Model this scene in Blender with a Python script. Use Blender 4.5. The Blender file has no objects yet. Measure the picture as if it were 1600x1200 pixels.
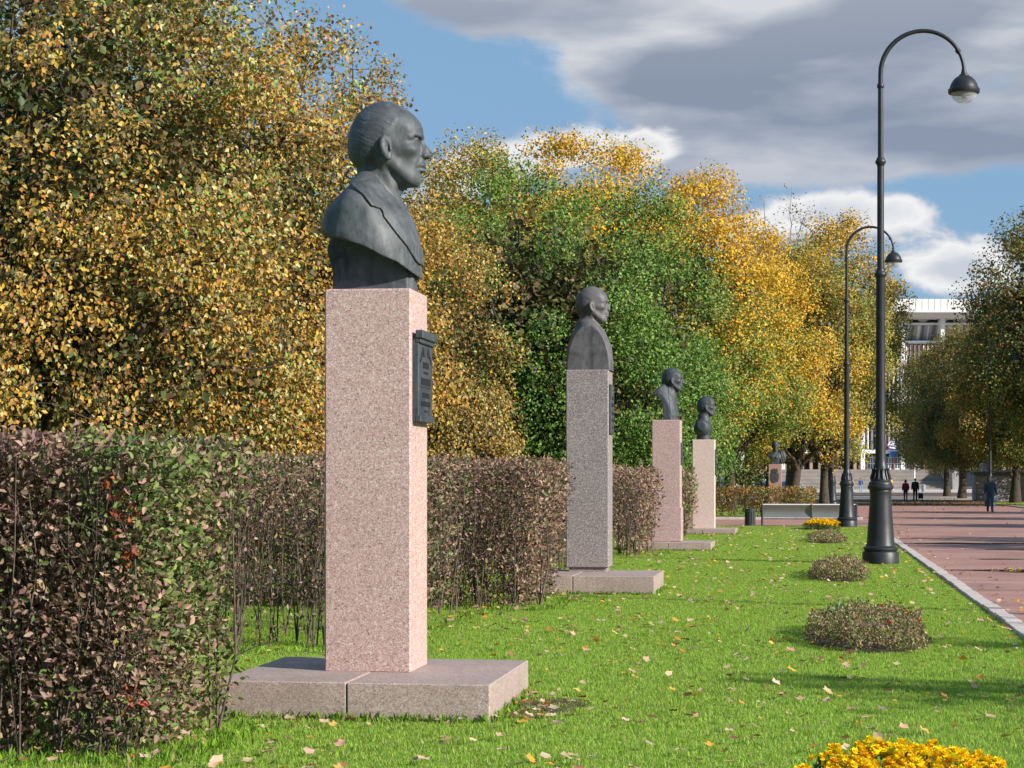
import bpy, math, random
import numpy as np
from mathutils import Vector, Matrix

# ------------------------------------------------------------------ camera, sky, sun, exposure
C = bpy.context.scene.collection
SC = bpy.context.scene
YAW = math.radians(8.285)
CY, SY = math.cos(YAW), math.sin(YAW)
CAM_H, F_PX = 1.6, 3173.0

cam_d = bpy.data.cameras.new('camera')
cam_d.sensor_width = 36.0
cam_d.lens = 36.0 * F_PX / 1600.0
cam_d.shift_y = 150.0 / 1600.0
cam_d.clip_start = 0.2
cam_d.clip_end = 6000.0
cam = bpy.data.objects.new('camera', cam_d)
C.objects.link(cam)
cam.location = (0, 0, CAM_H)
cam.rotation_euler = (math.radians(90), 0, YAW)
SC.camera = cam

SUN_EL = math.radians(25.0)
SUN_H = Vector((0.9135, -0.4067)).normalized()          # horizontal direction towards the sun
SUN_AZ = math.atan2(SUN_H.x, SUN_H.y)                 # clockwise from +Y

world = bpy.data.worlds.new('World')
SC.world = world
world.use_nodes = True


class NT:
    """tiny node builder"""
    def __init__(s, tree, clear=True):
        s.t = tree
        if clear:
            tree.nodes.clear()

    def n(s, kind, **kw):
        nd = s.t.nodes.new(kind)
        for k, v in kw.items():
            if k.startswith('i_'):
                key = k[2:]
                key = int(key) if key.isdigit() else key.replace('_', ' ')
                sock = nd.inputs[key]
                if isinstance(v, bpy.types.NodeSocket):
                    s.t.links.new(v, sock)
                else:
                    sock.default_value = v
            else:
                setattr(nd, k, v)
        return nd

    def link(s, a, b):
        s.t.links.new(a, b)

    def math(s, op, a, b=None, c=None, clamp=False):
        nd = s.t.nodes.new('ShaderNodeMath')
        nd.operation = op
        nd.use_clamp = clamp
        for i, v in enumerate((a, b, c)):
            if v is None:
                continue
            if isinstance(v, bpy.types.NodeSocket):
                s.t.links.new(v, nd.inputs[i])
            else:
                nd.inputs[i].default_value = v
        return nd.outputs[0]

    def mix(s, fac, a, b, blend='MIX'):
        nd = s.t.nodes.new('ShaderNodeMix')
        nd.data_type = 'RGBA'
        nd.blend_type = blend
        for sock, v in ((nd.inputs[0], fac), (nd.inputs[6], a), (nd.inputs[7], b)):
            if isinstance(v, bpy.types.NodeSocket):
                s.t.links.new(v, sock)
            elif isinstance(v, (tuple, list)):
                sock.default_value = (*v, 1.0) if len(v) == 3 else v
            else:
                sock.default_value = v
        return nd.outputs[2]

    def ramp(s, fac, stops, interp='LINEAR'):
        nd = s.t.nodes.new('ShaderNodeValToRGB')
        cr = nd.color_ramp
        cr.interpolation = interp
        while len(cr.elements) < len(stops):
            cr.elements.new(0.5)
        for e, (p, c) in zip(cr.elements, stops):
            e.position = p
            if isinstance(c, (int, float)):
                c = (c, c, c)
            e.color = (*c, 1.0)
        s.t.links.new(fac, nd.inputs[0])
        return nd.outputs[0]

    def noise(s, vec, scale, detail=4.0, rough=0.55, dist=0.0):
        nd = s.t.nodes.new('ShaderNodeTexNoise')
        if vec is not None:
            s.t.links.new(vec, nd.inputs['Vector'])
        nd.inputs['Scale'].default_value = scale
        nd.inputs['Detail'].default_value = detail
        nd.inputs['Roughness'].default_value = rough
        nd.inputs['Distortion'].default_value = dist
        return nd.outputs['Fac']


def build_world():
    w = NT(world.node_tree)
    sky = w.n('ShaderNodeTexSky', sky_type='NISHITA', sun_disc=False)
    sky.sun_elevation = SUN_EL
    sky.sun_rotation = SUN_AZ
    sky.air_density = 1.0
    sky.dust_density = 0.3
    sky.ozone_density = 2.5
    tc = w.n('ShaderNodeTexCoord')
    sep = w.n('ShaderNodeSeparateXYZ')
    w.link(tc.outputs['Generated'], sep.inputs[0])
    x, y, z = sep.outputs
    az = w.math('MULTIPLY', w.math('ARCTAN2', x, y), 57.2958)          # degrees, clockwise from +Y
    el = w.math('MULTIPLY', w.math('ARCSINE', z), 57.2958)
    # clouds: a warped coordinate, stretched sideways near the horizon
    comb = w.n('ShaderNodeCombineXYZ')
    w.link(az, comb.inputs[0])
    w.link(w.math('MULTIPLY', el, 2.0), comb.inputs[1])
    cvec = comb.outputs[0]
    n_big = w.noise(cvec, 0.085, 7.0, 0.55, 0.3)
    n_fine = w.noise(cvec, 0.30, 8.0, 0.60, 0.5)
    comb2 = w.n('ShaderNodeCombineXYZ')
    w.link(az, comb2.inputs[0])
    w.link(w.math('MULTIPLY', el, 4.2), comb2.inputs[1])
    n_soft = w.noise(comb2.outputs[0], 0.15, 5.0, 0.46, 0.2)

    def blob(a0, e0, ra, re, amp):
        u = w.math('DIVIDE', w.math('SUBTRACT', az, a0), ra)
        v = w.math('DIVIDE', w.math('SUBTRACT', el, e0), re)
        r2 = w.math('ADD', w.math('MULTIPLY', u, u), w.math('MULTIPLY', v, v))
        g = w.math('POWER', 2.71828, w.math('MULTIPLY', r2, -1.0))
        return w.math('MULTIPLY', g, amp)

    def total(bl):
        s_ = None
        for b in bl:
            v = blob(*b)
            s_ = v if s_ is None else w.math('ADD', s_, v)
        return s_
    # the broad grey deck (high, to the right), and the bright cumulus heads below it
    deck = total([(3.4, 12.3, 7.6, 2.0, 1.15), (-3.2, 11.3, 3.3, 1.0, 1.0), (-7.2, 13.2, 3.8, 0.95, 0.95), (1.8, 9.3, 7.0, 1.05, 1.05),
                  (-2.2, 9.0, 2.6, 0.8, 0.35), (17.0, 12.5, 7.0, 3.0, 1.0), (-27.0, 15.0, 8.0, 3.0, 0.7),
                  (3.0, 18.0, 14.0, 3.2, 1.0), (6.0, 24.0, 22.0, 4.0, 0.6), (40.0, 14.0, 14.0, 4.0, 0.8), (-60.0, 14.0, 18.0, 4.0, 0.8)])
    head = total([(-6.9, 9.2, 1.8, 0.66, 1.1), (-4.6, 9.25, 1.3, 0.6, 0.9), (-9.4, 8.6, 1.6, 0.8, 0.95), (-11.2, 7.4, 2.0, 0.7, 0.7), (0.2, 7.2, 2.8, 0.8, 1.0),
                  (2.4, 7.5, 1.3, 0.6, 0.5), (4.0, 5.9, 1.7, 0.75, 1.35), (9.5, 5.2, 2.5, 0.9, 0.6), (-14.0, 4.0, 6.0, 2.0, 0.9), (-20.0, 7.0, 4.0, 2.5, 0.9),
                  (-15.0, 12.6, 1.8, 0.6, 0.5), (16.0, 6.0, 5.0, 1.4, 0.9), (30.0, 7.0, 10.0, 2.2, 0.9), (-45.0, 7.0, 12.0, 2.5, 0.9)])
    spread = w.math('MULTIPLY', w.math('SUBTRACT', n_big, 0.5), 1.5)
    fine = w.math('MULTIPLY', w.math('SUBTRACT', n_fine, 0.5), 1.6)
    d_dens = w.math('ADD', deck, w.math('ADD', spread, w.math('MULTIPLY', fine, 0.5)))
    h_dens = w.math('ADD', head, w.math('ADD', w.math('MULTIPLY', spread, 0.6), w.math('MULTIPLY', fine, 1.15)))
    d_mask = w.ramp(d_dens, [(0.30, 0.0), (0.62, 1.0)], 'EASE')
    h_mask = w.ramp(h_dens, [(0.34, 0.0), (0.72, 1.0)], 'EASE')
    d_tone = w.ramp(w.math('ADD', w.math('MULTIPLY', d_dens, 0.22), w.math('MULTIPLY', n_soft, 1.0)),
                    [(0.52, (9.4, 9.5, 9.9)), (0.65, (5.6, 6.1, 7.1)), (0.80, (3.3, 3.9, 5.1))])
    # flat grey undersides where the deck ends (about 8 to 10 degrees up)
    low = w.ramp(w.math('DIVIDE', el, 20.0), [(0.36, 1.0), (0.56, 0.0)])
    d_col = w.mix(w.math('MULTIPLY', low, 0.55), d_tone, (3.6, 4.3, 5.8))
    hi = w.ramp(w.math('DIVIDE', el, 25.0), [(0.44, 0.0), (0.60, 1.0)])
    d_col = w.mix(w.math('MULTIPLY', hi, 0.45), d_col, (7.8, 8.0, 8.5))
    h_col = w.ramp(w.math('ADD', w.math('MULTIPLY', h_dens, 0.5), w.math('MULTIPLY', n_soft, 0.6)),
                   [(0.50, (7.0, 7.5, 8.7)), (0.70, (12.2, 12.1, 12.0)), (1.0, (8.0, 8.4, 9.3))])
    blue = w.mix(0.62, sky.outputs[0], (3.6, 6.5, 10.2))
    c1 = w.mix(w.math('MULTIPLY', d_mask, 0.95), blue, d_col)
    c2 = w.mix(w.math('MULTIPLY', h_mask, 0.93), c1, h_col)
    # the deck is patchy over the rest of the sky
    bg = w.n('ShaderNodeBackground')
    w.link(c2, bg.inputs[0])
    bg.inputs[1].default_value = 0.050
    out = w.n('ShaderNodeOutputWorld')
    w.link(bg.outputs[0], out.inputs[0])


build_world()

sun_d = bpy.data.lights.new('sun', 'SUN')
sun_d.energy = 5.0
sun_d.angle = math.radians(0.53)
sun_d.color = (1.0, 0.945, 0.86)
sun = bpy.data.objects.new('sun', sun_d)
C.objects.link(sun)
_sd = Vector((SUN_H.x * math.cos(SUN_EL), SUN_H.y * math.cos(SUN_EL), math.sin(SUN_EL)))
sun.rotation_euler = _sd.to_track_quat('Z', 'Y').to_euler()
sun.location = _sd * 60

vs = SC.view_settings
vs.view_transform = 'Standard'
vs.look = 'None'
vs.exposure = 0.62
vs.gamma = 1.0
vs.use_curve_mapping = False
SC.cycles.max_bounces = 6
SC.cycles.diffuse_bounces = 3
SC.cycles.transparent_max_bounces = 6

# ------------------------------------------------------------------ helpers
def atd(px, d):
    """ground position of what stands at depth d metres on the line of sight through column px"""
    l = (px - 800.0) / F_PX * d
    return (l * CY - d * SY, l * SY + d * CY)


def tag(o, label=None, cat=None, group=None, kind=None):
    if label: o['label'] = label
    if cat: o['category'] = cat
    if group: o['group'] = group
    if kind: o['kind'] = kind
    return o


def empty(name, loc=(0, 0, 0), rz=0.0, label=None, cat=None, group=None):
    o = bpy.data.objects.new(name, None)
    o.empty_display_size = 0.2
    C.objects.link(o)
    o.location = loc
    o.rotation_euler = (0, 0, rz)
    return tag(o, label, cat, group)


def link_mesh(name, me, mat=None, parent=None, smooth=False):
    o = bpy.data.objects.new(name, me)
    C.objects.link(o)
    if mat is not None:
        me.materials.append(mat)
    if smooth:
        me.polygons.foreach_set('use_smooth', [True] * len(me.polygons))
    if parent is not None:
        o.parent = parent
    return o


def copy_tree(o, parent=None):
    c = o.copy()
    C.objects.link(c)
    c.parent = parent
    for ch in [k for k in o.children]:
        copy_tree(ch, c)
    return c


def np_mesh(name, V, F, colors=None):
    """V (n,3), F (m,k): quick mesh of k-gons, with an optional colour per face"""
    V = np.asarray(V, np.float32)
    F = np.asarray(F, np.int32)
    me = bpy.data.meshes.new(name)
    m, k = F.shape
    me.vertices.add(len(V))
    me.vertices.foreach_set('co', V.ravel())
    me.loops.add(m * k)
    me.loops.foreach_set('vertex_index', F.ravel())
    me.polygons.add(m)
    me.polygons.foreach_set('loop_start', np.arange(0, m * k, k, dtype=np.int32))
    me.polygons.foreach_set('loop_total', np.full(m, k, np.int32))
    me.update(calc_edges=True)
    if colors is not None:
        a = me.attributes.new('tint', 'FLOAT_COLOR', 'FACE')
        cc = np.ones((m, 4), np.float32)
        cc[:, :3] = colors
        a.data.foreach_set('color', cc.ravel())
    return me


class MB:
    """collects boxes, tubes, lathes into one mesh"""
    def __init__(s):
        s.v, s.f = [], []

    def add(s, vs_, fs_):
        b = len(s.v)
        s.v += [tuple(p) for p in vs_]
        s.f += [tuple(b + i for i in f) for f in fs_]
        return s

    def box(s, x0, x1, y0, y1, z0, z1, bev=0.0, taper=0.0):
        if bev <= 0:
            t = taper
            v = [(x0, y0, z0), (x1, y0, z0), (x1, y1, z0), (x0, y1, z0),
                 (x0 + t, y0 + t, z1), (x1 - t, y0 + t, z1), (x1 - t, y1 - t, z1), (x0 + t, y1 - t, z1)]
            return s.add(v, [(3, 2, 1, 0), (4, 5, 6, 7), (0, 1, 5, 4), (1, 2, 6, 5), (2, 3, 7, 6), (3, 0, 4, 7)])
        b = bev
        rings = []
        for z, i in ((z0, b), (z0 + b, 0), (z1 - b, 0), (z1, b)):
            x0_, x1_, y0_, y1_ = x0 + i, x1 - i, y0 + i, y1 - i
            c = b if i == 0 else b * 0.5
            rings.append([(x0_ + c, y0_, z), (x1_ - c, y0_, z), (x1_, y0_ + c, z), (x1_, y1_ - c, z),
                          (x1_ - c, y1_, z), (x0_ + c, y1_, z), (x0_, y1_ - c, z), (x0_, y0_ + c, z)])
        v = [p for r in rings for p in r]
        f = [tuple(reversed(range(8))), tuple(range(24, 32))]
        for k in range(3):
            for i in range(8):
                j = (i + 1) % 8
                f.append((k * 8 + i, k * 8 + j, k * 8 + 8 + j, k * 8 + 8 + i))
        return s.add(v, f)

    def lathe(s, prof, seg=24, c=(0, 0, 0), cap=True):
        """prof: [(radius, z)] from bottom to top"""
        v, f = [], []
        for r, z in prof:
            for i in range(seg):
                a = 2 * math.pi * i / seg
                v.append((c[0] + r * math.cos(a), c[1] + r * math.sin(a), c[2] + z))
        for k in range(len(prof) - 1):
            for i in range(seg):
                j = (i + 1) % seg
                f.append((k * seg + i, k * seg + j, (k + 1) * seg + j, (k + 1) * seg + i))
        if cap:
            f.append(tuple(reversed(range(seg))))
            f.append(tuple(range((len(prof) - 1) * seg, len(prof) * seg)))
        return s.add(v, f)

    def tube(s, pts, rad, seg=8, cap=True):
        pts = [Vector(p) for p in pts]
        if not isinstance(rad, (list, tuple)):
            rad = [rad] * len(pts)
        v, f = [], []
        up = Vector((0.13, 0.21, 1)).normalized()
        for i, p in enumerate(pts):
            t = (pts[min(i + 1, len(pts) - 1)] - pts[max(i - 1, 0)])
            t = t.normalized() if t.length > 1e-9 else Vector((0, 0, 1))
            if i == 0:
                a = t.cross(up)
                if a.length < 0.05:
                    a = t.cross(Vector((1, 0.1, 0)))
                a.normalize()
            else:
                a = (a - t * a.dot(t)).normalized()
            b = t.cross(a)
            for k in range(seg):
                an = 2 * math.pi * k / seg
                v.append(p + (a * math.cos(an) + b * math.sin(an)) * rad[i])
        for i in range(len(pts) - 1):
            for k in range(seg):
                j = (k + 1) % seg
                f.append((i * seg + k, i * seg + j, (i + 1) * seg + j, (i + 1) * seg + k))
        if cap:
            f.append(tuple(reversed(range(seg))))
            f.append(tuple(range((len(pts) - 1) * seg, len(pts) * seg)))
        return s.add(v, f)

    def prism(s, poly, y0, y1, axis='y'):
        n = len(poly)
        def P(a, b, t):
            return (a, t, b) if axis == 'y' else ((t, a, b) if axis == 'x' else (a, b, t))
        v = [P(a, b, y0) for a, b in poly] + [P(a, b, y1) for a, b in poly]
        f = [tuple(range(n)), tuple(reversed(range(n, 2 * n)))]
        for i in range(n):
            j = (i + 1) % n
            f.append((i, i + n, j + n, j))
        return s.add(v, f)

    def build(s, name, mat, parent=None, smooth=False, fix=True):
        me = bpy.data.meshes.new(name)
        me.from_pydata(s.v, [], s.f)
        me.update()
        if fix:
            import bmesh
            bm = bmesh.new()
            bm.from_mesh(me)
            bmesh.ops.recalc_face_normals(bm, faces=bm.faces)
            bm.to_mesh(me)
            bm.free()
        o = link_mesh(name, me, mat, parent)
        if smooth:
            import bmesh
            me.polygons.foreach_set('use_smooth', [True] * len(me.polygons))
            try:
                me.set_sharp_from_angle(angle=math.radians(38))
            except Exception:
                pass
        return o


# ------------------------------------------------------------------ signed distance sculpting
def ell(P, c, r):
    x, y, z = (P[0] - c[0]) / r[0], (P[1] - c[1]) / r[1], (P[2] - c[2]) / r[2]
    k0 = np.sqrt(x * x + y * y + z * z)
    x, y, z = x / r[0], y / r[1], z / r[2]
    k1 = np.sqrt(x * x + y * y + z * z) + 1e-6
    return k0 * (k0 - 1.0) / k1


def cone(P, a, b, ra, rb):
    a = np.array(a, np.float32); b = np.array(b, np.float32)
    d = b - a
    L2 = float(d @ d)
    x, y, z = P[0] - a[0], P[1] - a[1], P[2] - a[2]
    t = np.clip((x * d[0] + y * d[1] + z * d[2]) / L2, 0, 1)
    return np.sqrt((x - t * d[0]) ** 2 + (y - t * d[1]) ** 2 + (z - t * d[2]) ** 2) - (ra + (rb - ra) * t)


def rbox(P, c, h, r):
    qx, qy, qz = abs(P[0] - c[0]) - h[0] + r, abs(P[1] - c[1]) - h[1] + r, abs(P[2] - c[2]) - h[2] + r
    return (np.sqrt(np.maximum(qx, 0) ** 2 + np.maximum(qy, 0) ** 2 + np.maximum(qz, 0) ** 2)
            + np.minimum(np.maximum(qx, np.maximum(qy, qz)), 0) - r)


def su(a, b, k):
    h = np.clip(0.5 + 0.5 * (b - a) / k, 0, 1)
    return b + (a - b) * h - k * h * (1 - h)


def ss(a, b, k):
    """a minus b, smooth"""
    return -su(-a, b, k)


def si(a, b, k):
    return -su(-a, -b, k)


def sstep(e0, e1, x):
    t = np.clip((x - e0) / (e1 - e0), 0, 1)
    return t * t * (3 - 2 * t)


def mirror(P):
    return (P[0], np.abs(P[1]), P[2])


def surface_nets(f, org, h):
    nx, ny, nz = f.shape
    ins = f < 0
    c = [(i, j, k) for i in (0, 1) for j in (0, 1) for k in (0, 1)]
    cnt = np.zeros((nx - 1, ny - 1, nz - 1), np.int8)
    for i, j, k in c:
        cnt += ins[i:nx - 1 + i, j:ny - 1 + j, k:nz - 1 + k]
    act = (cnt > 0) & (cnt < 8)
    I, J, K = np.nonzero(act)
    vid = np.full(act.shape, -1, np.int32)
    vid[I, J, K] = np.arange(len(I))
    acc = np.zeros((len(I), 3)); num = np.zeros(len(I))
    for a in range(3):
        for u in (0, 1):
            for v in (0, 1):
                o0 = [0, 0, 0]
                oth = [q for q in range(3) if q != a]
                o0[oth[0]], o0[oth[1]] = u, v
                o1 = list(o0); o1[a] = 1
                f0 = f[I + o0[0], J + o0[1], K + o0[2]]
                f1 = f[I + o1[0], J + o1[1], K + o1[2]]
                m = (f0 < 0) != (f1 < 0)
                t = np.where(m, f0 / np.where(m, f0 - f1, 1), 0)
                p = np.array(o0, float)[None, :].repeat(len(I), 0)
                p[:, a] += t
                acc += p * m[:, None]
                num += m
    V = (np.stack([I, J, K], 1) + acc / num[:, None]) * h + np.array(org)
    faces = []
    for a in range(3):
        b, c_ = (a + 1) % 3, (a + 2) % 3
        sl0 = [slice(None)] * 3; sl1 = [slice(None)] * 3
        sl0[a] = slice(0, -1); sl1[a] = slice(1, None)
        m = ins[tuple(sl0)] != ins[tuple(sl1)]
        flip = ins[tuple(sl0)]
        idx = np.argwhere(m)
        lim = [nx - 1, ny - 1, nz - 1]
        ok = (idx[:, b] > 0) & (idx[:, c_] > 0) & (idx[:, b] < lim[b]) & (idx[:, c_] < lim[c_])
        idx = idx[ok]
        fl = flip[idx[:, 0], idx[:, 1], idx[:, 2]]
        q = []
        for du, dv in ((1, 1), (0, 1), (0, 0), (1, 0)):
            i2 = idx.copy()
            i2[:, b] -= du
            i2[:, c_] -= dv
            q.append(vid[i2[:, 0], i2[:, 1], i2[:, 2]])
        q = np.stack(q, 1)
        q[~fl] = q[~fl][:, ::-1]
        faces.append(q)
    F = np.concatenate(faces)
    return V, F[(F >= 0).all(1)]


def sculpt(name, fn, lo, hi, h, mat, parent=None, scale=1.0, colors=None):
    """mesh of fn(P) < 0 sampled on a grid of step h inside lo..hi, then scaled to metres"""
    ax = [np.arange(lo[i], hi[i] + h, h, dtype=np.float32) for i in range(3)]
    P = np.meshgrid(*ax, indexing='ij')
    f = fn(P)
    V, F = surface_nets(f, lo, h)
    me = np_mesh(name, V * scale, F)
    return link_mesh(name, me, mat, parent, smooth=True)


def fold_noise(P, s, seed=0.0):
    x, y, z = P[0] / s + seed, P[1] / s + seed * 1.7, P[2] / s - seed
    return (np.sin(x + 1.7 * np.sin(y * 0.8 + z * 0.6)) * np.sin(y * 1.1 + 1.3 * np.sin(z + x * 0.5))
            + 0.6 * np.sin(z * 1.3 + 1.5 * np.sin(x * 0.9)) * np.sin(x * 1.2 - y))


def head_sdf(P, hair='receding', chin=1.0, nose=1.0, wide=1.0):
    """a man's head about 134 units tall (chin at 8, crown at 142), facing +X; ear height 66"""
    P = (P[0], P[1] / wide, P[2])
    M = mirror(P)
    d = ell(P, (2, 0, 86), (54, 42, 56))
    d = su(d, ell(P, (29, 0, 95), (30, 33, 27)), 12)
    d = su(d, ell(P, (-14, 0, 68), (38, 36, 34)), 14)          # back of the skull
    d = su(d, ell(P, (33, 0, 52), (27, 27, 37)), 10)           # face
    d = su(d, cone(M, (8, 29, 50), (40, 13, 25), 9, 10), 12)   # jaw
    d = su(d, ell(P, (47, 0, 22), (10.5, 13 * chin, 10)), 7)
    d = su(d, ell(M, (37, 24, 66), (15, 9, 9)), 9)             # cheekbone
    d = ss(d, ell(M, (46, 36, 44), (12, 6, 11)), 12)           # cheek hollow
    d = ss(d, ell(M, (33, 44.5, 88), (13, 6, 13)), 9)            # temple
    # eyes
    d = ss(d, ell(M, (61, 15, 79), (15, 11.5, 7.2)), 3.6)
    d = su(d, cone(M, (57.5, 6, 88), (51, 22, 89), 4.0, 3.6), 3)      # brow ridge
    d = su(d, cone(M, (50, 22, 89), (43, 28, 84), 3.6, 2.4), 4)
    d = su(d, ell(M, (45.8, 15, 79.5), (8.2, 9.5, 7.6)), 1.2)
    d = su(d, cone(M, (54.0, 9.5, 81.5), (53.2, 18, 83.0), 1.5, 1.7), 1.3)   # upper lid
    d = su(d, cone(M, (53.2, 18, 83.0), (48.0, 24.0, 79.0), 1.7, 1.4), 1.3)
    d = su(d, cone(M, (53.6, 9.5, 77.2), (52.6, 17, 74.6), 1.0, 1.3), 1.6)   # lower lid
    d = su(d, cone(M, (52.6, 17, 74.6), (48.0, 24.0, 77.6), 1.3, 1.0), 1.6)
    d = ss(d, cone(M, (55.6, 12, 86.2), (50.4, 24, 86.0), 1.5, 1.4), 1.1)
    # nose
    nz = cone(P, (55.5, 0, 84), (64 * nose, 0, 68), 4.0, 4.8)
    nz = su(nz, cone(P, (64 * nose, 0, 68), (66.5 * nose, 0, 60.5), 4.6, 6.3), 3)
    nz = su(nz, ell(M, (61.5, 7.3, 59.2), (6.5, 4.2, 4.6)), 2.5)
    nz = su(nz, ell(P, (60, 0, 66), (8, 7, 9)), 4)
    d = su(d, nz, 3.4)
    d = ss(d, ell(M, (65.5, 3.9, 54.0), (3.6, 1.9, 2.0)), 1.0)
    d = ss(d, cone(M, (62.5, 11.2, 63), (57.5, 12.5, 57), 0.7, 0.9), 2.0)
    d = ss(d, cone(M, (59.5, 13, 56), (54, 19.5, 40), 1.5, 1.7), 3.4)       # nasolabial fold
    # mouth
    d = su(d, ell(P, (56.5, 0, 48.5), (6.5, 12, 7.5)), 4)
    d = su(d, ell(P, (57.8, 0, 43.8), (6.6, 11.5, 3.1)), 2.0)
    d = su(d, ell(P, (57.0, 0, 37.2), (6.6, 10.5, 3.5)), 2.2)
    d = ss(d, cone(M, (66.0, 0, 40.7), (57.8, 13.5, 39.8), 1.5, 1.3), 0.9)
    d = ss(d, ell(M, (55.4, 15.5, 39.4), (3, 2.4, 2.6)), 2.5)
    d = ss(d, ell(P, (62.5, 0, 30.2), (4.6, 11, 2.8)), 3.5)
    d = ss(d, cone(P, (66.2, 0, 53), (65.6, 0, 46.5), 1.0, 1.1), 1.6)
    # forehead lines and crow's feet
    d = d + 0.35 * np.sin(P[2] * 0.85 + np.abs(P[1]) * 0.05) * sstep(50, 58, P[0]) * sstep(96, 102, P[2]) * (1 - sstep(112, 120, P[2]))
    # neck and jaw muscles
    nk = cone(P, (-11, 0, 50), (-6, 0, -25), 30, 33)
    nk = su(nk, cone(M, (0, 29, 46), (22, 9, -12), 5.5, 6), 6)
    nk = su(nk, ell(P, (24, 0, 10), (6, 6, 9)), 6)
    nk = su(nk, ell(P, (22, 0, 22), (22, 17, 12)), 9)
    d = su(d, nk, 6)
    # hair
    ang = np.arctan2(P[2] - 70, P[0] + 4)
    if hair == 'receding':
        line = np.interp(P[2], [40, 60, 84, 96, 112, 124, 134, 150], [-22, -10, 6, 16, 25, 14, 8, 20]).astype(np.float32)
        h_amt, h_amp = 1.3, 1.0
    elif hair == 'short':
        line = np.interp(P[2], [40, 60, 84, 96, 110, 122, 150], [-22, -10, 10, 24, 40, 56, 70]).astype(np.float32)
        h_amt, h_amp = 4.5, 2.0
    else:
        line = np.interp(P[2], [40, 60, 84, 96, 106, 120, 150], [-22, -12, 4, 10, -6, -40, -50]).astype(np.float32)
        h_amt, h_amp = 0.9, 0.7
    m = sstep(-4, 3, line - P[0]) * sstep(38, 48, P[2] + 0.25 * P[0] + 6)
    # a parting and combed strands
    w = P[2] * 0.75 + P[0] * 0.35 + 2.2 * np.sin(P[0] * 0.13 + P[2] * 0.11) + 1.5 * np.sin(P[1] * 0.16)
    strands = np.sin(w * 1.15 + 1.4 * np.sin(P[0] * .21)) * 0.40 * (1 + .8 * np.sin(P[0] * .17 + P[2] * .23)) + np.sin(w * 0.52 + P[1] * 0.12 + 1.0) * 0.35 + 0.45 * np.sin(w * 2.0 + P[0] * 0.35) * np.sin(P[0] * .3 + P[2] * .12)
    d = d - m * (h_amt + h_amp * 0.46 * strands)
    # ears
    E = (M[0] + (M[2] - 66) * 0.16, M[1] - (M[0] - 16) * -0.30, M[2])
    er = ell(E, (8.5, 42.0, 66.5), (9.6, 5.0, 18.5))
    er = si(er, ell(E, (11.0, 42.0, 65.5), (12.0, 8.0, 19.5)), 2)
    er = ss(er, ell(E, (10.8, 46.8, 69.5), (5.6, 3.2, 11.5)), 1.8)
    er = su(er, cone(E, (6.6, 44.0, 76), (7.0, 44.4, 58), 1.3, 1.5), 1.5)
    er = ss(er, ell(E, (12.2, 45.5, 65.0), (3.8, 3.5, 6.0)), 1.5)
    er = su(er, ell(E, (15.4, 43.6, 64.0), (2.4, 2.2, 4.0)), 1.8)
    er = su(er, ell(E, (10.5, 43.5, 51.5), (4.6, 2.8, 4.5)), 2.5)
    d = su(d, er, 1.6)
    return d


def torso_overcoat(P):
    """shoulders in a lapelled jacket, cut away in a sweeping curve above a plain block (units as head_sdf)"""
    M = mirror(P)
    X, Y, Z = P
    b = ell(P, (-34, 0, -64), (62, 100, 74))
    a = ell(P, (-8, 0, -112), (66, 84, 112))
    t = su(a, b, 22)
    t = su(t, cone(M, (-22, 20, 14), (-34, 74, -26), 18, 20), 26)
    t = si(t, np.abs(Y) - 92, 14)
    t = t + 1.7 * fold_noise(P, 24.0, 0.7) * sstep(0, -40, Z) + 0.25 * fold_noise(P, 9.0, 2.0)
    # collar and lapels stand proud of the jacket
    lap = np.interp(Z, [-132, -120, -107, -83, -58.5, -41, -33, -29.5, -27, -9.5, 8, 26, 40],
                    [66, 61, 55, 43, 25, 12.5, 10.5, 8, -3, -16, -40, -60, -70]).astype(np.float32)
    t = t - 3.6 * sstep(-1.7, 1.7, X - lap + 0.10 * np.abs(Y) - 4)
        # opening with shirt and tie
    op = np.abs(Y) - (Z + 118) * 0.20
    t = t + 3.0 * sstep(1.0, -1.5, op) * sstep(10, 25, X)
    t = t - 2.2 * sstep(1.0, -1.0, np.abs(Y) - 6 - 0.03 * (-Z)) * sstep(10, 25, X) * sstep(-110, -100, Z)
    # jacket collar ring round the neck
    nkx = (X + 7 + 0.10 * Z) / 41.0
    nky = Y / 38.0
    top = 28 - 0.62 * (X + 40)
    col = np.maximum((np.sqrt(nkx ** 2 + nky ** 2) - 1.0) * 36, Z - top)
    t = su(t, si(np.maximum(col, -Z - 45), -X - 38, 4), 5)
    # cut below
    zc = np.interp(X, [-110, -83, -68, -46, -21, -6, 8, 29, 46, 57, 70],
                   [-56, -61, -71, -77.5, -86, -93, -101, -109, -121, -128, -131]).astype(np.float32)
    zc = zc + 16 * np.clip(1 - ((X + 15) / 72) ** 2 - (Y / 84) ** 2, 0, 1)
    t = si(t, zc - Z, 1.2)
    # block under the bust
    base = rbox(P, (-12, 0, -105), (60.5, 28, 46), 5)
    lean = 9 * sstep(-125, -80, Z)
    base2 = rbox((X + lean, Y, Z), (-16, 0, -100), (58, 34, 51), 5)
    base = si(su(base, base2, 3), ell(P, (-10, 0, -112), (86, 80, 80)), 3)
    return np.minimum(t, base)


def bust_a(P):
    return np.minimum(head_sdf(P, 'receding'), torso_overcoat(P))


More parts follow.
